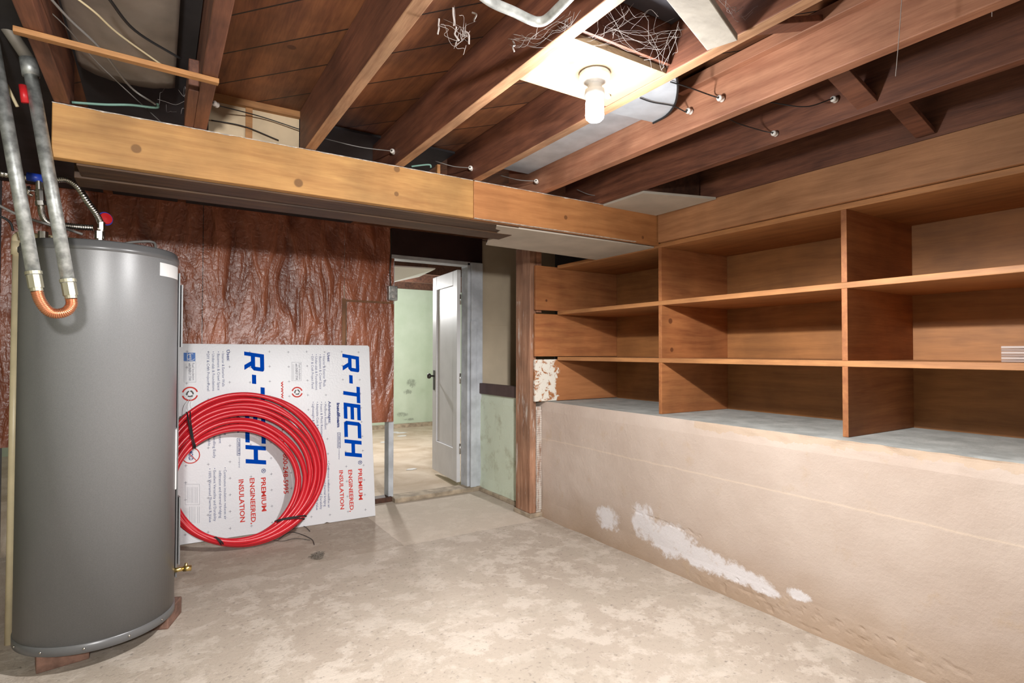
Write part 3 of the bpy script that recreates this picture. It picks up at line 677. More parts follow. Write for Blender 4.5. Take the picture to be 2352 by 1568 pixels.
# ---------------- galvanised pipe drop with flexible copper loop
cl = thing('expansion_pipe_loop', (-.30, 2.3, 1.31), 'two slanting galvanised pipes joined by a ribbed copper U hanging before the heater', 'pipe')
YP = 2.26
A0 = at(0, 195, 'Y', YP+.02); A1 = at(78, 632, 'Y', YP)
B0 = at(70, 165, 'Y', YP+.03); B1 = at(157, 650, 'Y', YP)
q = MB(); q.tube([A0+(A0-A1)*.3, A1], .0185, 20); gpA = q.obj('galvanised_pipe', M['galv'], cl, smooth=True)
q = MB(); q.tube([B0, B1], .0185, 20); gpB = q.obj('galvanised_pipe', M['galv'], cl, smooth=True)
q = MB(); q.tube([B0+(B1-B0)*.02, B0+(B0-B1)*.06], .023, 20); q.obj('coupling', M['galv'], gpB, smooth=True)
for p, o_, gp in ((A1, A0, gpA), (B1, B0, gpB)):
    d = (p-o_).normalized()
    q = MB(); q.tube([p-d*.012, p-d*.002], .022, 20); q.tube([p, p+d*.040], .0198, 8); q.tube([p+d*.038, p+d*.05], .0165, 16); q.obj('pipe_nut', M['brassnut'], gp)
ea = A1+(A1-A0).normalized()*.05; eb = B1+(B1-B0).normalized()*.05
low = at(125, 718, 'Y', YP)
cpts = spline([ea, at(92, 690, 'Y', YP), at(108, 712, 'Y', YP), at(128, 720, 'Y', YP), at(152, 715, 'Y', YP), at(164, 700, 'Y', YP), eb], 24)
q = MB(); q.tube(cpts, .0165, 18, rf=lambda i: .0155+.0013*math.sin(i*1.55)); q.obj('copper_flex', M['copper'], cl, smooth=True)
up = thing('upper_pipe', B0, 'dull dark upper pipe rising to the ceiling from the right galvanised pipe', 'pipe')
q = MB(); q.tube([B0+(B0-B1)*.062, at(0, 40, 'Y', YP+.02), at(-60, -80, 'Y', YP)], .018, 16); q.obj('pipe_run', simple('dull_grey_pipe', (.20, .18, .15), .6, .3, var=.3), up, smooth=True)
q = MB(); q.tube([at(52, 196, 'Y', YP+.02), at(58, 236, 'Y', YP+.02)], .0105, 12); q.tube([at(55, 216, 'Y', YP+.02), at(80, 216, 'Y', YP+.02)], .003, 8); q.obj('red_tag', M['redglow'], cl, smooth=True, label='bright red tag')

# ---------------- braided water connectors on the heater
def flexhose(pts, r, n=26, amp=.0018):
    q = MB(); sp_ = spline(pts, n); q.tube(sp_, r, 14, rf=lambda i: r+amp*math.sin(i*1.6)); return q
YH = 2.80
hc = thing('water_connector', (-.205, YH, 1.68), 'ribbed stainless connector arching from the wall down to the heater top', 'hose')
P_ = lambda x, y, Y=YH: at(x, y, 'Y', Y)
flexhose([P_(-40, 396), P_(0, 398), P_(60, 407), P_(120, 412), P_(152, 412), P_(178, 428), P_(200, 462), P_(222, 492), P_(232, 512)], .0125, amp=.0011).obj('hose', M['steel'], hc, smooth=True); hs1 = hc.children[0]
q = MB(); q.tube([P_(233, 510), P_(233, 528)], .013, 6); q.tube([P_(233, 528), P_(234, 548)], .010, 14); q.obj('connector_nut', M['steel'], hc)
q = MB(); q.tube([P_(62, 405), P_(100, 411)], .0165, 16); q.obj('hose_tag', M['blue'], hs1, smooth=True, label='blue and white tag around the hose')
vs = thing('shutoff_valve', P_(92, 430), 'small chrome valve hanging from the connector beside the galvanised pipes', 'valve')
q = MB(); q.tube([P_(90, 412), P_(91, 436)], .012, 14); q.tube([P_(91, 436), P_(93, 462)], .015, 8); q.tube([P_(93, 462), P_(95, 472)], .018, 6); q.obj('valve_body', M['steel'], vs)
q = MB(); q.tube([P_(91, 440), P_(60, 436, YH-.02)], .004, 8); q.tube([P_(66, 428, YH-.02), P_(64, 446, YH-.02)], .006, 8); q.tube([P_(75, 450, YH-.02), P_(58, 440, YH-.02)], .005, 8); q.obj('valve_handle', M['steel'], vs, smooth=True)
hc2 = thing('water_connector', (-.36, YH+.02, 1.70), 'second ribbed stainless connector curving low behind the galvanised pipes', 'hose')
flexhose([P_(94, 470, YH+.02), P_(96, 488, YH+.02), P_(104, 506, YH+.02), P_(122, 516, YH+.02), P_(150, 518, YH+.02), P_(180, 521, YH+.02), P_(215, 523, YH+.02)], .0115).obj('hose', M['steel'], hc2, smooth=True)
vh = thing('red_valve', P_(236, 505), 'round red and blue valve handle beside the connector on the heater', 'valve')
q = MB(); q.lathe([(0, -.004), (.022, -.004), (.024, 0), (.022, .006), (0, .008)], P_(243, 502, YH+.01), (.5, -.8, .1), 20); q.obj('handle_disc', M['redglow'], vh, smooth=False)
q = MB(); q.lathe([(.023, -.006), (.027, -.004), (.027, .0), (.023, .001)], P_(243, 502, YH+.012), (.5, -.8, .1), 20); q.obj('handle_rim', M['blue'], vh)
q = MB(); q.tube([P_(232, 518, YH+.012), P_(243, 502, YH+.02)], .009, 10); q.obj('valve_stem', M['steel'], vh, smooth=True)
q = MB(); q.tube(spline([P_(-20, 462), P_(30, 488), P_(60, 500), P_(110, 515), P_(150, 525), P_(190, 538)], 8), .005, 8); q.obj('power_cable', M['greycable'], label='grey cable slanting across to the top of the water heater', cat='cable', smooth=True)
q = MB(); q.tube(spline([P_(-20, 490), P_(8, 500), P_(24, 512), P_(30, 530)], 8), .004, 8); q.obj('power_cable', M['black'], label='black cable looping over the cream elbow', cat='cable', smooth=True)
q = MB(); q.tube(spline([Vector((-.20, 3.0, 1.634)), at(285, 560, 'Y', 3.03), at(320, 555, 'Y', 3.04), at(355, 558, 'Y', 3.04), Vector((-.02, 3.0, 1.634))], 6), .006, 8); q.obj('insulated_wire', M['greycable'], label='pale wire resting behind the rim of the water heater', cat='cable', smooth=True)

# ================================================================ FOAM BOARD WITH PRINTING
bl = Vector((.05, 4.05, .003)); br = Vector((1.356, 4.013, .003))
tr = at(848, 793, 'Y', 4.245)
e1 = (br-bl).normalized(); tmp = tr-br; e2 = (tmp-e1*tmp.dot(e1)).normalized(); nn_ = e1.cross(e2).normalized()
if nn_.y > 0: nn_ = -nn_                     # outward, to the room
wB = (br-bl).length; hB = tmp.dot(e2)
def b3(p): q_ = at_plane(p[0], p[1], bl, nn_); d = q_-bl; return d.dot(e1), d.dot(e2)
def bp3(u, v, lift=.0008): return bl+e1*u+e2*v+nn_*lift
fb = thing('insulation_board', (bl+br)/2, 'big white foam insulation board printed in blue and red leaning on the brown wall', 'insulation board')
tru = tmp.dot(e1); 
pts = [bp3(0, 0, 0), bp3(wB*.72, -.001, 0), bp3(wB*.735, .006, 0), bp3(wB*.75, -.001, 0), bp3(wB, 0, 0), bp3(wB+tru, hB-.012, 0), bp3(wB+tru-.012, hB, 0), bp3(0, hB+.004, 0)]
q = MB(); q.prism(pts, -nn_*.042); q.obj('foam_sheet', M['foam'], fb, bevel=.002)

def fontmesh(txt, bold=0.0):
    cu = bpy.data.curves.new('t', 'FONT'); cu.body = txt; cu.offset = bold; cu.resolution_u = 2
    o = bpy.data.objects.new('t', cu); C.objects.link(o)
    dg = bpy.context.evaluated_depsgraph_get(); me = bpy.data.meshes.new_from_object(o.evaluated_get(dg))
    vs_ = [v.co.copy() for v in me.vertices]; fs = [tuple(p.vertices) for p in me.polygons]
    bpy.data.objects.remove(o); bpy.data.curves.remove(cu); bpy.data.meshes.remove(me)
    x0 = min(v.x for v in vs_); x1 = max(v.x for v in vs_)
    return [((v.x-x0)/(x1-x0), v.y/.70) for v in vs_], fs
def quad_text(q, txt, p0, p1, hpx, bold=0.0, lift=.0008):
    """text running from pixel p0 to p1 (baseline), letters hpx tall toward the right"""
    P, F = fontmesh(txt, bold)
    a0 = Vector(b3(p0)); a1 = Vector(b3(p1)); hv = Vector(b3((p0[0]+hpx, p0[1])))-a0
    al = (a1-a0); hlen = hv.length; ndir = Vector((-al.y, al.x)).normalized()
    if ndir.x < 0: ndir = -ndir
    vv = [q.bm.verts.new(bp3(*(a0+al*s+ndir*(hlen*t)), lift)) for s, t in P]
    for f in F:
        try: q.bm.faces.new([vv[i] for i in f])
        except ValueError: pass
z5 = lambda x, y: (380+x*.33163, 760+y*.33163)
# R-TECH lettering built from strokes; units: cap height = 1
G = []
def st(*p): G.append(p)
t_ = .21
st((0, 0), (t_, 0), (t_, 1), (0, 1)); st((t_, 1-t_), (.80, 1-t_), (.96, 1-t_*.3), (.84, 1), (t_, 1)); st((.76, .52), (.98, .46), (.98, .92), (.90, 1), (.76, .8))
st((t_, .33), (.84, .33), (.98, .47), (.85, .54), (t_, .54)); st((.48, .34), (.74, .34), (1.02, 0), (.75, 0))
st((1.22, .37), (1.72, .37), (1.72, .58), (1.22, .58))
st((1.86, 1-t_), (2.84, 1-t_), (2.84, 1), (1.86, 1)); st((2.24, 0), (2.46, 0), (2.46, 1-t_), (2.24, 1-t_))
st((2.92, 0), (3.14, 0), (3.14, 1), (2.92, 1))
for a_ in (0, .395, 1-t_): st((3.14, a_), (3.86, a_), (3.86, a_+t_), (3.14, a_+t_))
st((3.98, .12), (4.20, .12), (4.20, .88), (3.98, .88)); st((3.98, .12), (4.10, 0), (4.92, 0), (4.92, t_), (4.20, t_)); st((3.98, .88), (4.20, 1-t_), (4.92, 1-t_), (4.92, 1), (4.10, 1))
st((5.06, 0), (5.28, 0), (5.28, 1), (5.06, 1)); st((5.80, 0), (6.02, 0), (6.02, 1), (5.80, 1)); st((5.28, .395), (5.80, .395), (5.80, .605), (5.28, .605))
def brand(q, p0, p1, hpx):
    a0 = Vector(b3(p0)); a1 = Vector(b3(p1)); al = a1-a0; hlen = (Vector(b3((p0[0]+hpx, p0[1])))-a0).length
    nd = Vector((-al.y, al.x)).normalized(); nd = -nd if nd.x < 0 else nd
    for g in G: q.poly([bp3(*(a0+al*((s+.17*t)/6.19)+nd*(hlen*t)), .0009) for s, t in g])
q = MB(); brand(q, z5(1225, 157), z5(1243, 885), 38); q.obj('blue_lettering', M['ink_blue'], fb)
q = MB(); brand(q, z5(545, 142), z5(556, 938), 45.5); q.obj('blue_lettering', M['ink_blue'], fb)
def line(name, mat, tx, p0, p1, h_, bo, lift=.0008):
    q = MB(); quad_text(q, tx, p0, p1, h_, bo, lift); return q.obj(name, mat, fb)
for tx, a_, b_, h_ in (('PREMIUM', (1335, 955), (1340, 1170), 8.6), ('ENGINEERED,', (1266, 962), (1278, 1252), 8.6), ('INSULATION', (1203, 966), (1212, 1236), 8.6),
                       ('PREMIUM', (662, 1016), (668, 1250), 10.5), ('ENGINEERED,', (584, 1020), (594, 1337), 10.5), ('INSULATION', (507, 1030), (518, 1325), 11)):
    line('red_lettering', M['ink_red'], tx, z5(*a_), z5(*b_), h_, .022)
line('web_address', M['ink_red'], 'www.insulfoam.com', z5(800, 348), z5(808, 800), 7.5, .02)
line('phone_number', M['ink_red'], '800-248-5995', z5(814, 850), z5(820, 1128), 10.5, .02)
bl_lines = [('Uses:', 1120, 150, 215, 6.5, .02), ('\u2022 Interior & Exterior Walls', 1090, 162, 385, 5.5, 0), ('\u2022 Basement & Crawl Space', 1064, 162, 402, 5.5, 0), ('\u2022 Under-slab & Foundations', 1036, 162, 408, 5.5, 0), ('\u2022 DIY & Craft Project Panel', 1009, 162, 400, 5.5, 0),
            ('Advantages:', 1127, 485, 640, 6.2, .02), ('\u2022 Moisture Resistant', 1100, 490, 682, 5.2, 0), ('\u2022 Insect & Mold Resistant', 1073, 490, 736, 5.2, 0), ('\u2022 Adaptable Cuts & Handling Easily', 1045, 490, 800, 5.2, 0), ('\u2022 Lightweight & Recyclable', 1016, 490, 730, 5.2, 0),
            ('\u2022 Continuous insulation reduces air', 1122, 900, 1225, 5.2, 0), ('infiltration and thermal bridging', 1096, 925, 1215, 5.2, 0), ('\u2022 Excellent Versatility and Durability', 1068, 900, 1235, 5.2, 0), ('\u2022 100% Warranted Thermal R-Value', 1040, 900, 1240, 5.2, 0),
            ('Uses:', 424, 130, 208, 7, .02), ('\u2022 Interior & Exterior Walls', 390, 142, 385, 6, 0), ('\u2022 Basement & Crawl Space', 358, 142, 410, 6, 0), ('\u2022 Under-slab & Foundations', 322, 142, 415, 6, 0), ('\u2022 DIY & Craft Project Panel', 286, 142, 415, 6, 0),
            ('Advantages:', 432, 500, 680, 7, .02), ('\u2022 Moisture Resistant', 402, 500, 722, 6, 0), ('\u2022 Insect & Mold Resistant', 368, 500, 778, 6, 0), ('\u2022 Adaptable Cuts & Handling Easily', 328, 500, 880, 6, 0), ('\u2022 Lightweight & Recyclable', 292, 500, 795, 6, 0),
            ('\u2022 Continuous insulation reduces air', 404, 945, 1305, 6, 0), ('infiltration and thermal bridging', 370, 968, 1295, 6, 0), ('\u2022 Excellent Versatility and Durability', 332, 950, 1318, 6, 0), ('\u2022 100% Warranted Thermal R-Value', 299, 952, 1325, 6, 0)]
for tx, x, ya, yb, h_, bo in bl_lines: line('small_print', M['ink_navy'], tx, z5(x, ya), z5(x+3, yb), h_, bo)
NV = M['ink_navy']
line('maker_lettering', NV, 'insulfoam', z5(1187, 497), z5(1190, 667), 6.5, .05); line('maker_lettering', NV, 'insulfoam', z5(492, 520), z5(498, 703), 7.5, .05)
line('registered_mark', NV, '\u00ae', z5(1334, 896), z5(1334, 925), 9, .01); line('registered_mark', NV, '\u00ae', z5(664, 952), z5(664, 985), 10, .01)
line('mold_lettering', NV, 'MOLD', z5(160, 832), z5(163, 896), 10, .03)
def ring(q, c, r, w_, a0=0, a1=360, n=24):
    cx_, cy_ = b3(z5(*c)); rr = r*.33163/FPX*3.9; ww = w_*.33163/FPX*3.9
    for k in range(n):
        p = [math.radians(a0+(a1-a0)*(k+j)/n) for j in (0, 1)]
        q.poly([bp3(cx_+(rr+s)*math.cos(t), cy_+(rr+s)*math.sin(t)) for s, t in ((0, p[0]), (0, p[1]), (-ww, p[1]), (-ww, p[0]))])
def rect(q, x0, y0, x1, y1, lift=.0008): q.poly([bp3(*b3(z5(x, y)), lift) for x, y in ((x0, y0), (x1, y0), (x1, y1), (x0, y1))])
for c, r in (((170, 435), 47), ((912, 423), 38)):
    q = MB(); ring(q, c, r, 9, 15, 165); ring(q, c, r, 9, 195, 345); q.obj('red_emblem_ring', M['ink_red'], fb)
q = MB(); ring(q, (177, 862), 51, 6)
a_, b_ = z5(140, 825), z5(214, 899)
q.poly([bp3(*b3(p), .0010) for p in ((a_[0], a_[1]), (a_[0]+1.2, a_[1]-.8), (b_[0]+.6, b_[1]-1.4), (b_[0]-.6, b_[1]))])
q.obj('red_emblem_ring', M['ink_red'], fb)
for c, s in (((170, 435), 1.0), ((912, 423), .85)):
    q = MB()
    for k in range(3):
        a0 = 90+k*120
        ring(q, c, 22*s, 9*s, a0+18, a0+88, 6)
        cx_, cy_ = b3(z5(*c)); f_ = .33163/FPX*3.9*s; t = math.radians(a0+100)
        q.poly([bp3(cx_+f_*(18*math.cos(t)+9*math.cos(t+v)), cy_+f_*(18*math.sin(t)+9*math.sin(t+v))) for v in (PI/2, PI/2+2.1, PI/2+4.2)])
    q.obj('recycling_mark', M['dark'], fb)
q = MB(); rect(q, 126, 150, 207, 208); ebk = q.obj('blue_emblem_block', simple('emblem_blue', (.03, .13, .42), .5), fb)
q = MB(); ring(q, (178, 180), 24, 2.5, 60, 330); quad_text(q, 'energy', z5(165, 160), z5(168, 200), 6, .01, .0014); 
for v in q.bm.verts: v.co += nn_*.0005
rect(q, 150, 152, 153, 206, .0014); q.obj('white_emblem_script', M['white'], ebk)
q = MB()
def outline(q, x0, y0, x1, y1, w_=2.2):
    rect(q, x0, y0, x1, y0+w_); rect(q, x0, y1-w_, x1, y1); rect(q, x0, y0, x0+w_, y1); rect(q, x1-w_, y0, x1, y1)
def fine(fn): q = MB(); fn(q); q.obj('fine_print', M['ink_pale'], fb)
def f1(q):
    outline(q, 128, 210, 212, 355)
    for x in (135, 143): rect(q, x, 225, x+2, 345)
def f2(q):
    outline(q, 137, 1060, 238, 1203)
    for x in (150, 162, 176, 188, 204, 218): rect(q, x, 1080, x+3, 1190)
def f3(q):
    for x in (166, 178, 190, 202, 222, 234): rect(q, x, 1215, x+2.5, 1330)
def f4(q):
    outline(q, 874, 215, 942, 345)
    for x in (880, 888): rect(q, x, 230, x+2, 338)
for fn in (f1, f2, f3, f4): fine(fn)
BK = M['ink_black']
line('label_lettering', BK, 'Fuel Insulation', z5(184, 222), z5(186, 340), 5.5, 0); line('label_lettering', BK, 'with ENERGY STAR', z5(160, 222), z5(162, 345), 5.5, .01)
line('label_lettering', BK, 'Fuel Insulation', z5(922, 225), z5(924, 335), 5, 0); line('label_lettering', BK, 'with ENERGY STAR', z5(900, 225), z5(902, 340), 5, .01)
for x0, y0, y1 in ((1190, 703, 810), (495, 742, 862)):
    q = MB(); outline(q, x0, y0, x0+23, y1, 3); q.obj('maker_badge', NV, fb)
line('maker_lettering', NV, 'CARLISLE', z5(1197, 712), z5(1197, 803), 3.6, .02); line('maker_lettering', NV, 'CARLISLE', z5(502, 750), z5(502, 855), 4.2, .02)
line('maker_lettering', NV, 'company', z5(1200, 815), z5(1200, 890), 3, 0); line('maker_lettering', NV, 'company', z5(508, 870), z5(508, 948), 3.5, 0)
q = MB()
ua, va = b3(z5(1345, 147)); ub, vb = b3(z5(447, 130)); du = (ua-ub)/7.05; dv_ = (b3(z5(1350, 243))[1]-b3(z5(1355, 1138))[1])/9
for i in range(-1, 11):
    u = ub+du*(i-1.02)
    if u < .02 or u > wB-.01: continue
    for k in range(12):
        v = va-dv_*k+(.004 if i % 2 else 0)
        if v < .02: continue
        for a_, b_ in ((.0085, .0009), (.0009, .0085)): q.poly([bp3(u+s*a_, v+t*b_, .0006) for s, t in ((-1, -1), (1, -1), (1, 1), (-1, 1))])
q.obj('cross_marks', M['ink_black'], fb)

# ================================================================ RED TUBE COIL
coil = thing('tubing_coil', at(520, 1262, 'Z', 0), 'big coil of shiny red plastic tubing leaning on the printed foam board', 'tubing coil')
c_bot = Vector((.385, 3.765, .012)); topc = bp3(*b3((560, 903)), .03)
k2 = (topc-c_bot); k2 = Vector((0, k2.y, k2.z)).normalized(); k1 = Vector((1, -.03, 0)).normalized(); kn_ = k1.cross(k2)
if kn_.y > 0: kn_ = -kn_
tr_ = .0145
strands = []
Rout = .5*(at_plane(560, 903, c_bot, kn_)-at_plane(530, 1258, c_bot, kn_)).length
pr_ = at_plane(752, 1050, c_bot, kn_); pc = at_plane(545, 1080, c_bot, kn_)
cu = (pc-c_bot).dot(k1); 
bxu = (pr_-c_bot).dot(k1)-Rout
q = MB(); q2 = MB()
NT = 11; PF = []
for i in range(NT):
    # turns packed side by side, every third one riding on top of its neighbours
    slot = (0, .04, 1.15, 1.9, 2.7, 3.4, 4.2, 5.0, 5.75, 6.45, 7.1)[i]
    layer = (0, 1.0, .35, 0, 1.0, 0, .9, .1, 1.0, 0, .6)[i]
    f = slot/7.1
    R = Rout*(1-.262*f)-tr_
    ph = i*1.9
    def P(t, i=i, f=f, R=R, layer=layer, ph=ph):
        gap = math.exp(-((t-.35)/.8)**2)+math.exp(-((t-.35-2*PI)/.8)**2)      # looser at the right
        rr = R+.004*math.sin(3*t+ph)+gap*.010*math.sin(ph*1.3)
        if i == 1: rr -= gap*.034
        if i > 1: rr -= .016*math.exp(-((t-.75)/.55)**2)
        return c_bot+k1*(bxu-.058*f+rr*math.cos(t))+k2*(R+tr_+.002+.050*Rout*f+rr*math.sin(t))+kn_*(.014+.026*layer*(1-.25*gap)+.007*f*(1-math.sin(t))+.005*math.sin(2*t+ph))
    PF.append(P)
    q = MB(); q.tube([P(2*PI*k/132) for k in range(132)], tr_, 12, closed=True)
    q.obj('tube_turn', M['red'], coil, smooth=True)
def tie(q, ang, ra_, rb_, tw=0):
    cc_ = [f_(ang % (2*PI)) for f_ in PF]; mid = sum(cc_, Vector())/len(cc_)
    d = (cc_[0]-cc_[-1]).normalized(); d = (d-kn_*d.dot(kn_)).normalized(); tg = d.cross(kn_).normalized()
    us = [(c-mid).dot(d) for c in cc_]; ns = [(c-mid).dot(kn_) for c in cc_]
    cu_ = (max(us)+min(us))/2; cn_ = (max(ns)+min(ns))/2; au = (max(us)-min(us))/2+tr_+.003; an = (max(ns)-min(ns))/2+tr_+.003
    sg = lambda v, p: math.copysign(abs(v)**p, v)
    q.tube([mid+d*(cu_+au*sg(math.cos(2*PI*k/40), .55))+kn_*(cn_+an*sg(math.sin(2*PI*k/40), .55))+tg*(tw*math.cos(2*PI*k/40)+.002*math.sin(6*PI*k/40)) for k in range(40)], .0034, 8, closed=True)
for ang, ra, rb, tw in ((math.radians(132), Rout, Rout*.64, .006), (math.radians(-52), Rout*1.0, Rout*.80, .008), (math.radians(-112), Rout*1.0, Rout*.82, -.004)):
    q = MB(); tie(q, ang, ra, rb, tw); tie(q, ang+.02, ra, rb, -tw); tie(q, ang+.035, ra, rb, tw*.4); q.obj('tie_cord', M['black'], coil, smooth=True)
wz = lambda x, y, z=.006: at(x, y, 'Z', z)
q = MB(); q.tube(spline([wz(650, 1228, .03), wz(668, 1216, .04), wz(686, 1206), wz(702, 1210), wz(712, 1220)], 6), .002, 6); q.tube(spline([wz(640, 1238, .02), wz(665, 1222, .03), wz(690, 1226), wz(716, 1238), wz(722, 1250)], 6), .002, 6); q.tube(spline([wz(628, 1240, .01), wz(650, 1242), wz(680, 1236), wz(712, 1240)], 6), .0015, 6)
q.obj('loose_cord', M['black'], label='thin black cord ends lying on the floor by the red coil', cat='cord', smooth=True)
q = MB(); g0 = bp3(*b3((437, 912)), .05)
q.tube(spline([bp3(*b3((426, 950)), .06), bp3(*b3((428, 930)), .05), bp3(*b3((439, 914)), .03), bp3(*b3((436, 932)), .05), bp3(*b3((440, 942)), .06)], 6), .0014, 6); q.obj('wire_loop', M['white'], label='thin white wire loop above the black tie on the red coil', cat='wire', smooth=True)

# ================================================================ WIRES, KNOBS, PIPES, COBWEBS
kb0 = thing('porcelain_knob', (0, 0, 0), 'x', 'insulator', 'porcelain wiring knobs on the joists')
q = MB(); q.lathe([(0, 0), (.009, 0), (.011, .004), (.008, .009), (.008, .012), (.011, .017), (.009, .022), (0, .024)], (0, 0, 0), seg=16); q.obj('knob_body', M['porcelain'], kb0, smooth=True)
q = MB(); q.lathe([(0, .023), (.004, .023), (.003, .027), (0, .028)], (0, 0, 0), seg=10); q.obj('nail_head', M['dark'], kb0, smooth=True)
def to_quat(d): return Vector(d).normalized().to_track_quat('Z', 'Y')
kdefs = []
for px, py, x, lb in ((1660, 228, 1.627, 'porcelain knob on the wide reddish joist, further from the beam'), (1588, 257, 1.627, 'porcelain knob on the wide reddish joist, beside the round duct end'),
                      (1783, 308, 2.007, 'small porcelain knob on the flame-grained joist'), (1920, 230, 2.007, 'larger pale knob on the flame-grained joist next to a brace')):
    kdefs.append((at(px, py, 'X', x), (-1, 0, 0), lb))
for px, py, lb in ((1083, 388, 'white knob above the joint between the two beam boards'), (1233, 418, 'white knob above the orange beam board, left of the two there'), (1377, 452, 'white knob above the orange beam board, nearer the shelving'), (905, 350, 'small knob at the end of the purple-brown joist above the pale beam'), (500, 242, 'white knob above the pale beam beside the notched joist')):
    kdefs.append((at(px, py, 'Y', 2.33), (-.7, -.7, 0), lb))
for i, (p, d, lb) in enumerate(kdefs):
    o = kb0 if i == 0 else dup(kb0, p)
    o.location = p; o.rotation_mode = 'QUATERNION'; o.rotation_quaternion = to_quat(d); o['label'] = lb
KP = [k[0] for k in kdefs]
def wire(pts, r, mat, lb, cat='wire', n=8):
    q = MB(); q.tube(spline(pts, n), r, 6); return q.obj('insulated_wire', mat, smooth=True, label=lb, cat=cat)
o_ = Vector((-.022, 0, 0))
wire([KP[0]+o_, at(1630, 218, 'X', 1.60), at(1580, 200, 'Z', 2.076), at(1540, 188, 'Z', 2.078)], .0022, M['black'], 'black wire from the far knob on the wide joist up to the round duct end')
wire([KP[1]+o_, at(1575, 257, 'X', 1.60), at(1545, 243, 'Z', 2.077), at(1500, 235, 'Z', 2.078), at(1470, 225, 'Z', 2.078)], .0022, M['black'], 'black wire crossing the round duct end to the nearer knob')
wire([KP[2]+o_, at(1750, 300, 'X', 1.96), at(1700, 285, 'X', 1.85), at(1672, 272, 'X', 1.75)], .002, M['black'], 'black wire sagging to the small knob on the flame-grained joist')
wire([KP[3]+o_, at(1850, 245, 'X', 1.9), at(1770, 235, 'X', 1.8)], .002, M['black'], 'dark wire behind the wide joist running to the larger knob')
for k, a_, lb in ((4, (1000, 370), 'pale wire over the beam joint to its white knob'), (5, (1150, 403), 'pale wire to the left knob above the orange beam board'), (6, (1325, 435), 'pale wire to the right knob above the orange beam board'), (7, (745, 318), 'pale wire between two joists above the pale beam')):
    p = at(*a_, 'Y', 2.40); wire([p, (p+KP[k])/2-Vector((0, 0, .006)), KP[k]+Vector((-.012, -.012, 0))], .002, M['greycable'], lb)
wire([KP[8]+Vector((0, .0, 0)), at(600, 268, 'Y', 2.42), at(697, 300, 'Y', 2.42)], .0022, M['black'], 'black wire across the cream panel above the pale beam')
wire([at(485, 276, 'Y', 2.44), at(560, 290, 'Y', 2.44), at(640, 322, 'Y', 2.44)], .0022, M['black'], 'lower black wire close to the beam before the cream panel')
wire([at(165, 235, 'Y', 2.33), at(240, 240, 'Y', 2.33), at(300, 241, 'Y', 2.33), at(358, 247, 'Y', 2.33), at(362, 238, 'Y', 2.33)], .0045, M['greenwire'], 'dull green wire lying along the top of the pale beam at its left end')
wire([at(945, 382, 'Y', 2.33), at(985, 378, 'Y', 2.33), at(990, 385, 'Y', 2.33)], .004, M['greenwire'], 'short green wire end on top of the beam near the joist ends')
zc_ = 2.10
wire([at(245, -10, 'Z', zc_), at(310, 70, 'Z', zc_), at(415, 135, 'Z', zc_)], .004, M['black'], 'black cable slanting across the grey duct wrap at upper left')
wire([at(175, -5, 'Z', 2.07), at(220, 30, 'Z', 2.07), at(275, 80, 'Z', 2.07), at(380, 155, 'Z', 2.07)], .0028, M['cpvc'], 'pale cable slanting across the grey duct wrap, left of the black one', 'cable')
wire([at(110, -10, 'Z', 2.06), at(160, 45, 'Z', 2.06), at(230, 112, 'Z', 2.06), at(300, 200, 'Y', 2.28), at(358, 240, 'Y', 2.29)], .0034, M['greycable'], 'thick grey cable running from the ceiling corner down to the beam top', 'cable')
wire([at(60, -20, 'Z', 2.12), at(150, 60, 'Z', 2.12), at(230, 150, 'Z', 2.12), at(380, 290, 'Y', 2.45)], .0018, M['greycable'], 'thin dusty wire hanging near the left joist', 'wire')
wire([at(-5, 170, 'Y', 2.35), at(12, 190, 'Y', 2.35), at(30, 225, 'Y', 2.35), at(40, 245, 'Y', 2.35)], .005, M['cpvc'], 'short yellowed cable end at the far left edge', 'cable')
# lath strip under the left joists
q = MB(); q.beam(at(30, 68, 'Z', 2.002), at(502, 189, 'Z', 2.002), .022, .014); q.obj('lath_strip', M['lath'], bevel=.001, label='thin orange wood lath crossing under the left joists', cat='lath')
# grey duct wrap between left joists
bm = bmesh.new(); nU, nV = 26, 40; grid = []
for i in range(nU+1):
    row = []
    for k in range(nV+1):
        x = -.235+.275*i/nU; y = .3+2.05*k/nV
        z = 2.155+.05*(1-((i/nU-.5)*2)**2)*-.5+.008*noise.noise(Vector((x*9, y*5, 1)))+.004*noise.noise(Vector((x*30, y*12, 4)))
        row.append(bm.verts.new((x, y, z)))
    grid.append(row)
for A, B_ in zip(grid, grid[1:]):
    for k in range(nV): bm.faces.new((A[k], A[k+1], B_[k+1], B_[k]))
q = MB(); q.bm.free(); q.bm = bm; o = q.obj('duct_wrap', M['poly'], smooth=True, label='wrinkled grey-brown sheet wrapped between the left joists', cat='duct wrap')
sm_ = o.modifiers.new('thick', 'SOLIDIFY'); sm_.thickness = .004; sm_.offset = 1
# conduit bend at top centre
q = MB(); zq = 1.995; cc = [at(1090, -25, 'Z', zq), at(1130, 5, 'Z', zq), at(1180, 27, 'Z', zq), at(1215, 44, 'Z', zq), at(1235, 50, 'Z', zq), at(1256, 44, 'Z', zq), at(1290, 12, 'Z', zq), at(1325, -25, 'Z', zq)]
q.tube(spline(cc, 6), .0115, 14); q.obj('conduit_bend', M['dustypipe'], smooth=True, label='dusty grey conduit elbow at the top centre with cobwebs', cat='pipe')
# vertical short stick above beam
q = MB(); q.box(1.085, 1.10, 2.37, 2.39, 2.008, 2.07); q.obj('short_stick', M['lath'], label='tiny upright stick on the beam near the joint', cat='stick')
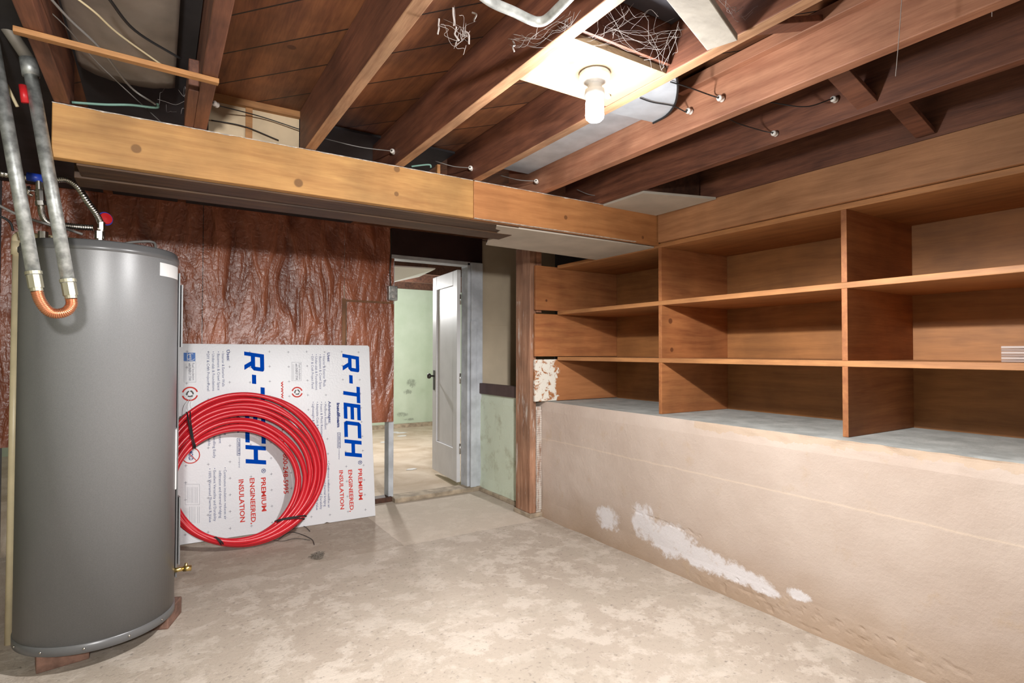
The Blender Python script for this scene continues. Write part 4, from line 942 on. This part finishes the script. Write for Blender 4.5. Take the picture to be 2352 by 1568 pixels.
# junction box on the back wall edge
sb = thing('outlet_box', (1.585, 4.30, 1.61), 'small grey metal outlet box at the edge of the brown wall by the door', 'electrical box')
q = MB(); q.box(1.548, 1.622, 4.290, 4.335, 1.61, 1.728); sbb = q.obj('box_body', M['galv'], sb, bevel=.006)
for z in (1.643, 1.695):
    q = MB(); q.lathe([(0, 0), (.014, 0), (.014, .003), (0, .004)], (1.585, 4.290, z), (0, -1, 0), 16); q.obj('box_knockout', simple('pale_grey_metal', (.6, .6, .58), .4, .5), sbb)
q = MB(); q.tube(spline([(1.575, 4.325, 1.72), (1.57, 4.328, 1.85), (1.578, 4.328, 2.0), (1.575, 4.328, 2.19)], 6), .005, 8); q.obj('insulated_wire', M['dark'], label='dark cable running up the wall from the outlet box', cat='cable', smooth=True)

# far room bits seen through the doorway
q = MB(); q.prism([at(880, 610, 'Y', 5.3), at(1000, 618, 'Y', 5.3), at(962, 636, 'Y', 5.75), at(885, 652, 'Y', 5.9)], (0, 0, .012)); q.obj('hanging_ceiling_sheet', M['white'], label='white sagging sheet under the next room ceiling, seen over the door', cat='sheet')
for k, y in enumerate((4.9, 5.5, 6.3, 7.1, 7.9)):
    q = MB(); q.box(1.2, 4.5, y, y+.04, 2.14, 2.34); q.obj('ceiling_joist', M['joist_dark'], label=['next room ceiling joist nearest the doorway', 'next room ceiling joist just past the door leaf', 'middle ceiling joist of the next room', 'second farthest ceiling joist of the next room', 'farthest ceiling joist of the next room by the green wall'][k], cat='joist', group='ceiling joists of the next room')
wire([(1.7, 4.92, 2.13), (1.9, 4.92, 2.05), (2.1, 4.92, 2.08), (2.3, 4.92, 2.13)], .012, M['white'], 'white cable drooping in the next room above the door leaf', 'cable')
for k, (x, y, s) in enumerate(((2.95, 8.0, .10), (2.95, 7.6, .07), (3.05, 7.9, .08), (2.55, 7.2, .06), (2.2, 5.4, .05))):
    q = MB(); a0 = random.random()*6; q.prism([(x+s*math.cos(a0+t)*(1+.3*random.random()), y+s*.6*math.sin(a0+t), .001) for t in (0, 1.2, 2.4, 3.7, 5)], (0, 0, .006))
    q.obj('paper_scrap', M['white'], label=['pale scrap nearest the green wall in the next room', 'pale scrap left of centre on the next room floor', 'pale scrap close to the far skirting', 'small scrap midway across the next room floor', 'small pale scrap by the open door leaf'][k], cat='scrap', group='pale scraps on the next room floor')
# debris on the near floor
rl = random.Random(4); q = MB()
for k in range(90):
    c = Vector((.80+rl.gauss(0, .014), 3.39+rl.gauss(0, .014), .003+abs(rl.gauss(0, .006))))
    pp = [c+Vector((rl.uniform(-.022, .022), rl.uniform(-.022, .022), rl.uniform(-.002, .012))) for _ in range(4)]
    for p in pp: p.z = max(.0016, p.z)
    q.tube(spline(pp, 4), .0011, 4)
q.obj('lint_clump', M['debris'], label='small grey clump of lint on the floor near the red coil', cat='debris')

# cobwebs
def cobweb(lb, anchors, n, sag=.035, r=.0004, clump=0, seed=1):
    rnd = random.Random(seed); q = MB()
    for k in range(n):
        a = Vector(rnd.choice(anchors)); b = Vector(rnd.choice(anchors))
        if (a-b).length < .01: continue
        a = a+Vector([rnd.uniform(-1, 1)*.02 for _ in range(3)]); b = b+Vector([rnd.uniform(-1, 1)*.02 for _ in range(3)])
        m_ = [a.lerp(b, t)+Vector([rnd.uniform(-1, 1)*.012 for _ in range(3)])-Vector((0, 0, sag*4*t*(1-t)*rnd.random())) for t in (.25, .5, .75)]
        q.tube(spline([a]+m_+[b], 4), r*rnd.uniform(.5, 1.6), 4)
    for k in range(clump):
        a = Vector(rnd.choice(anchors)); L_ = rnd.uniform(.02, .055)
        pts_ = [a+Vector((rnd.uniform(-.008, .008), rnd.uniform(-.008, .008), -L_*t)) for t in (0, .3, .6, 1)]
        q.tube(spline(pts_, 4), .0022, 5)
    q.obj('cobweb', M['web'], label=lb, cat='cobweb', smooth=True)
aw = lambda x, y, z: at(x, y, 'Z', z)
cobweb('dense cobwebs across the dark metal pan beside the bulb plate', [aw(1340, 95, 2.02), aw(1400, 60, 2.04), aw(1450, 20, 2.03), aw(1480, 130, 2.03), aw(1525, 160, 2.03), aw(1545, 95, 2.03), aw(1500, 40, 2.05), aw(1560, 60, 2.03), aw(1420, 110, 2.05), aw(1380, 5, 2.04)], 40, seed=3, r=.00032, sag=.03)
cobweb('hanging dusty cobweb clump between the purple-brown joist and its left neighbour', [aw(1010, 45, 2.02), aw(1050, 60, 2.02), aw(1075, 70, 2.0), aw(1060, 95, 1.99), aw(1040, 20, 2.05), aw(1090, 30, 2.03)], 12, clump=5, seed=5)
cobweb('thin cobweb strands from the conduit elbow to the joist', [aw(1260, 48, 2.0), aw(1300, 60, 2.01), aw(1285, 85, 2.01), aw(1320, 40, 2.02), aw(1180, 90, 2.04)], 14, clump=1, seed=8)
cobweb('cobwebs behind the whitewashed plank', [aw(1690, 20, 2.06), aw(1740, 25, 2.06), aw(1700, 50, 2.06), aw(1660, 10, 2.06)], 9, seed=11)
cobweb('faint cobwebs in the dark gap above the left end of the beam', [at(400, 190, 'Y', 2.40), at(445, 230, 'Y', 2.40), at(410, 260, 'Y', 2.40), at(370, 240, 'Y', 2.40), at(440, 190, 'Y', 2.40)], 12, seed=13)
for px, y0_, y1_, lb in ((2072, -10, 175, 'long cobweb thread hanging from the ceiling at upper right'), (2278, -10, 38, 'short cobweb thread at the far upper right')):
    p = aw(px, y1_, 2.0) if y1_ < 100 else at(px-15, y1_, 'X', 1.55); t = at(px, y0_, 'X', p.x) 
    q = MB(); q.tube(spline([p, p.lerp(t, .4)+Vector((.001, 0, 0)), t], 6), .0009, 5); q.obj('cobweb_thread', M['web'], label=lb, cat='cobweb')
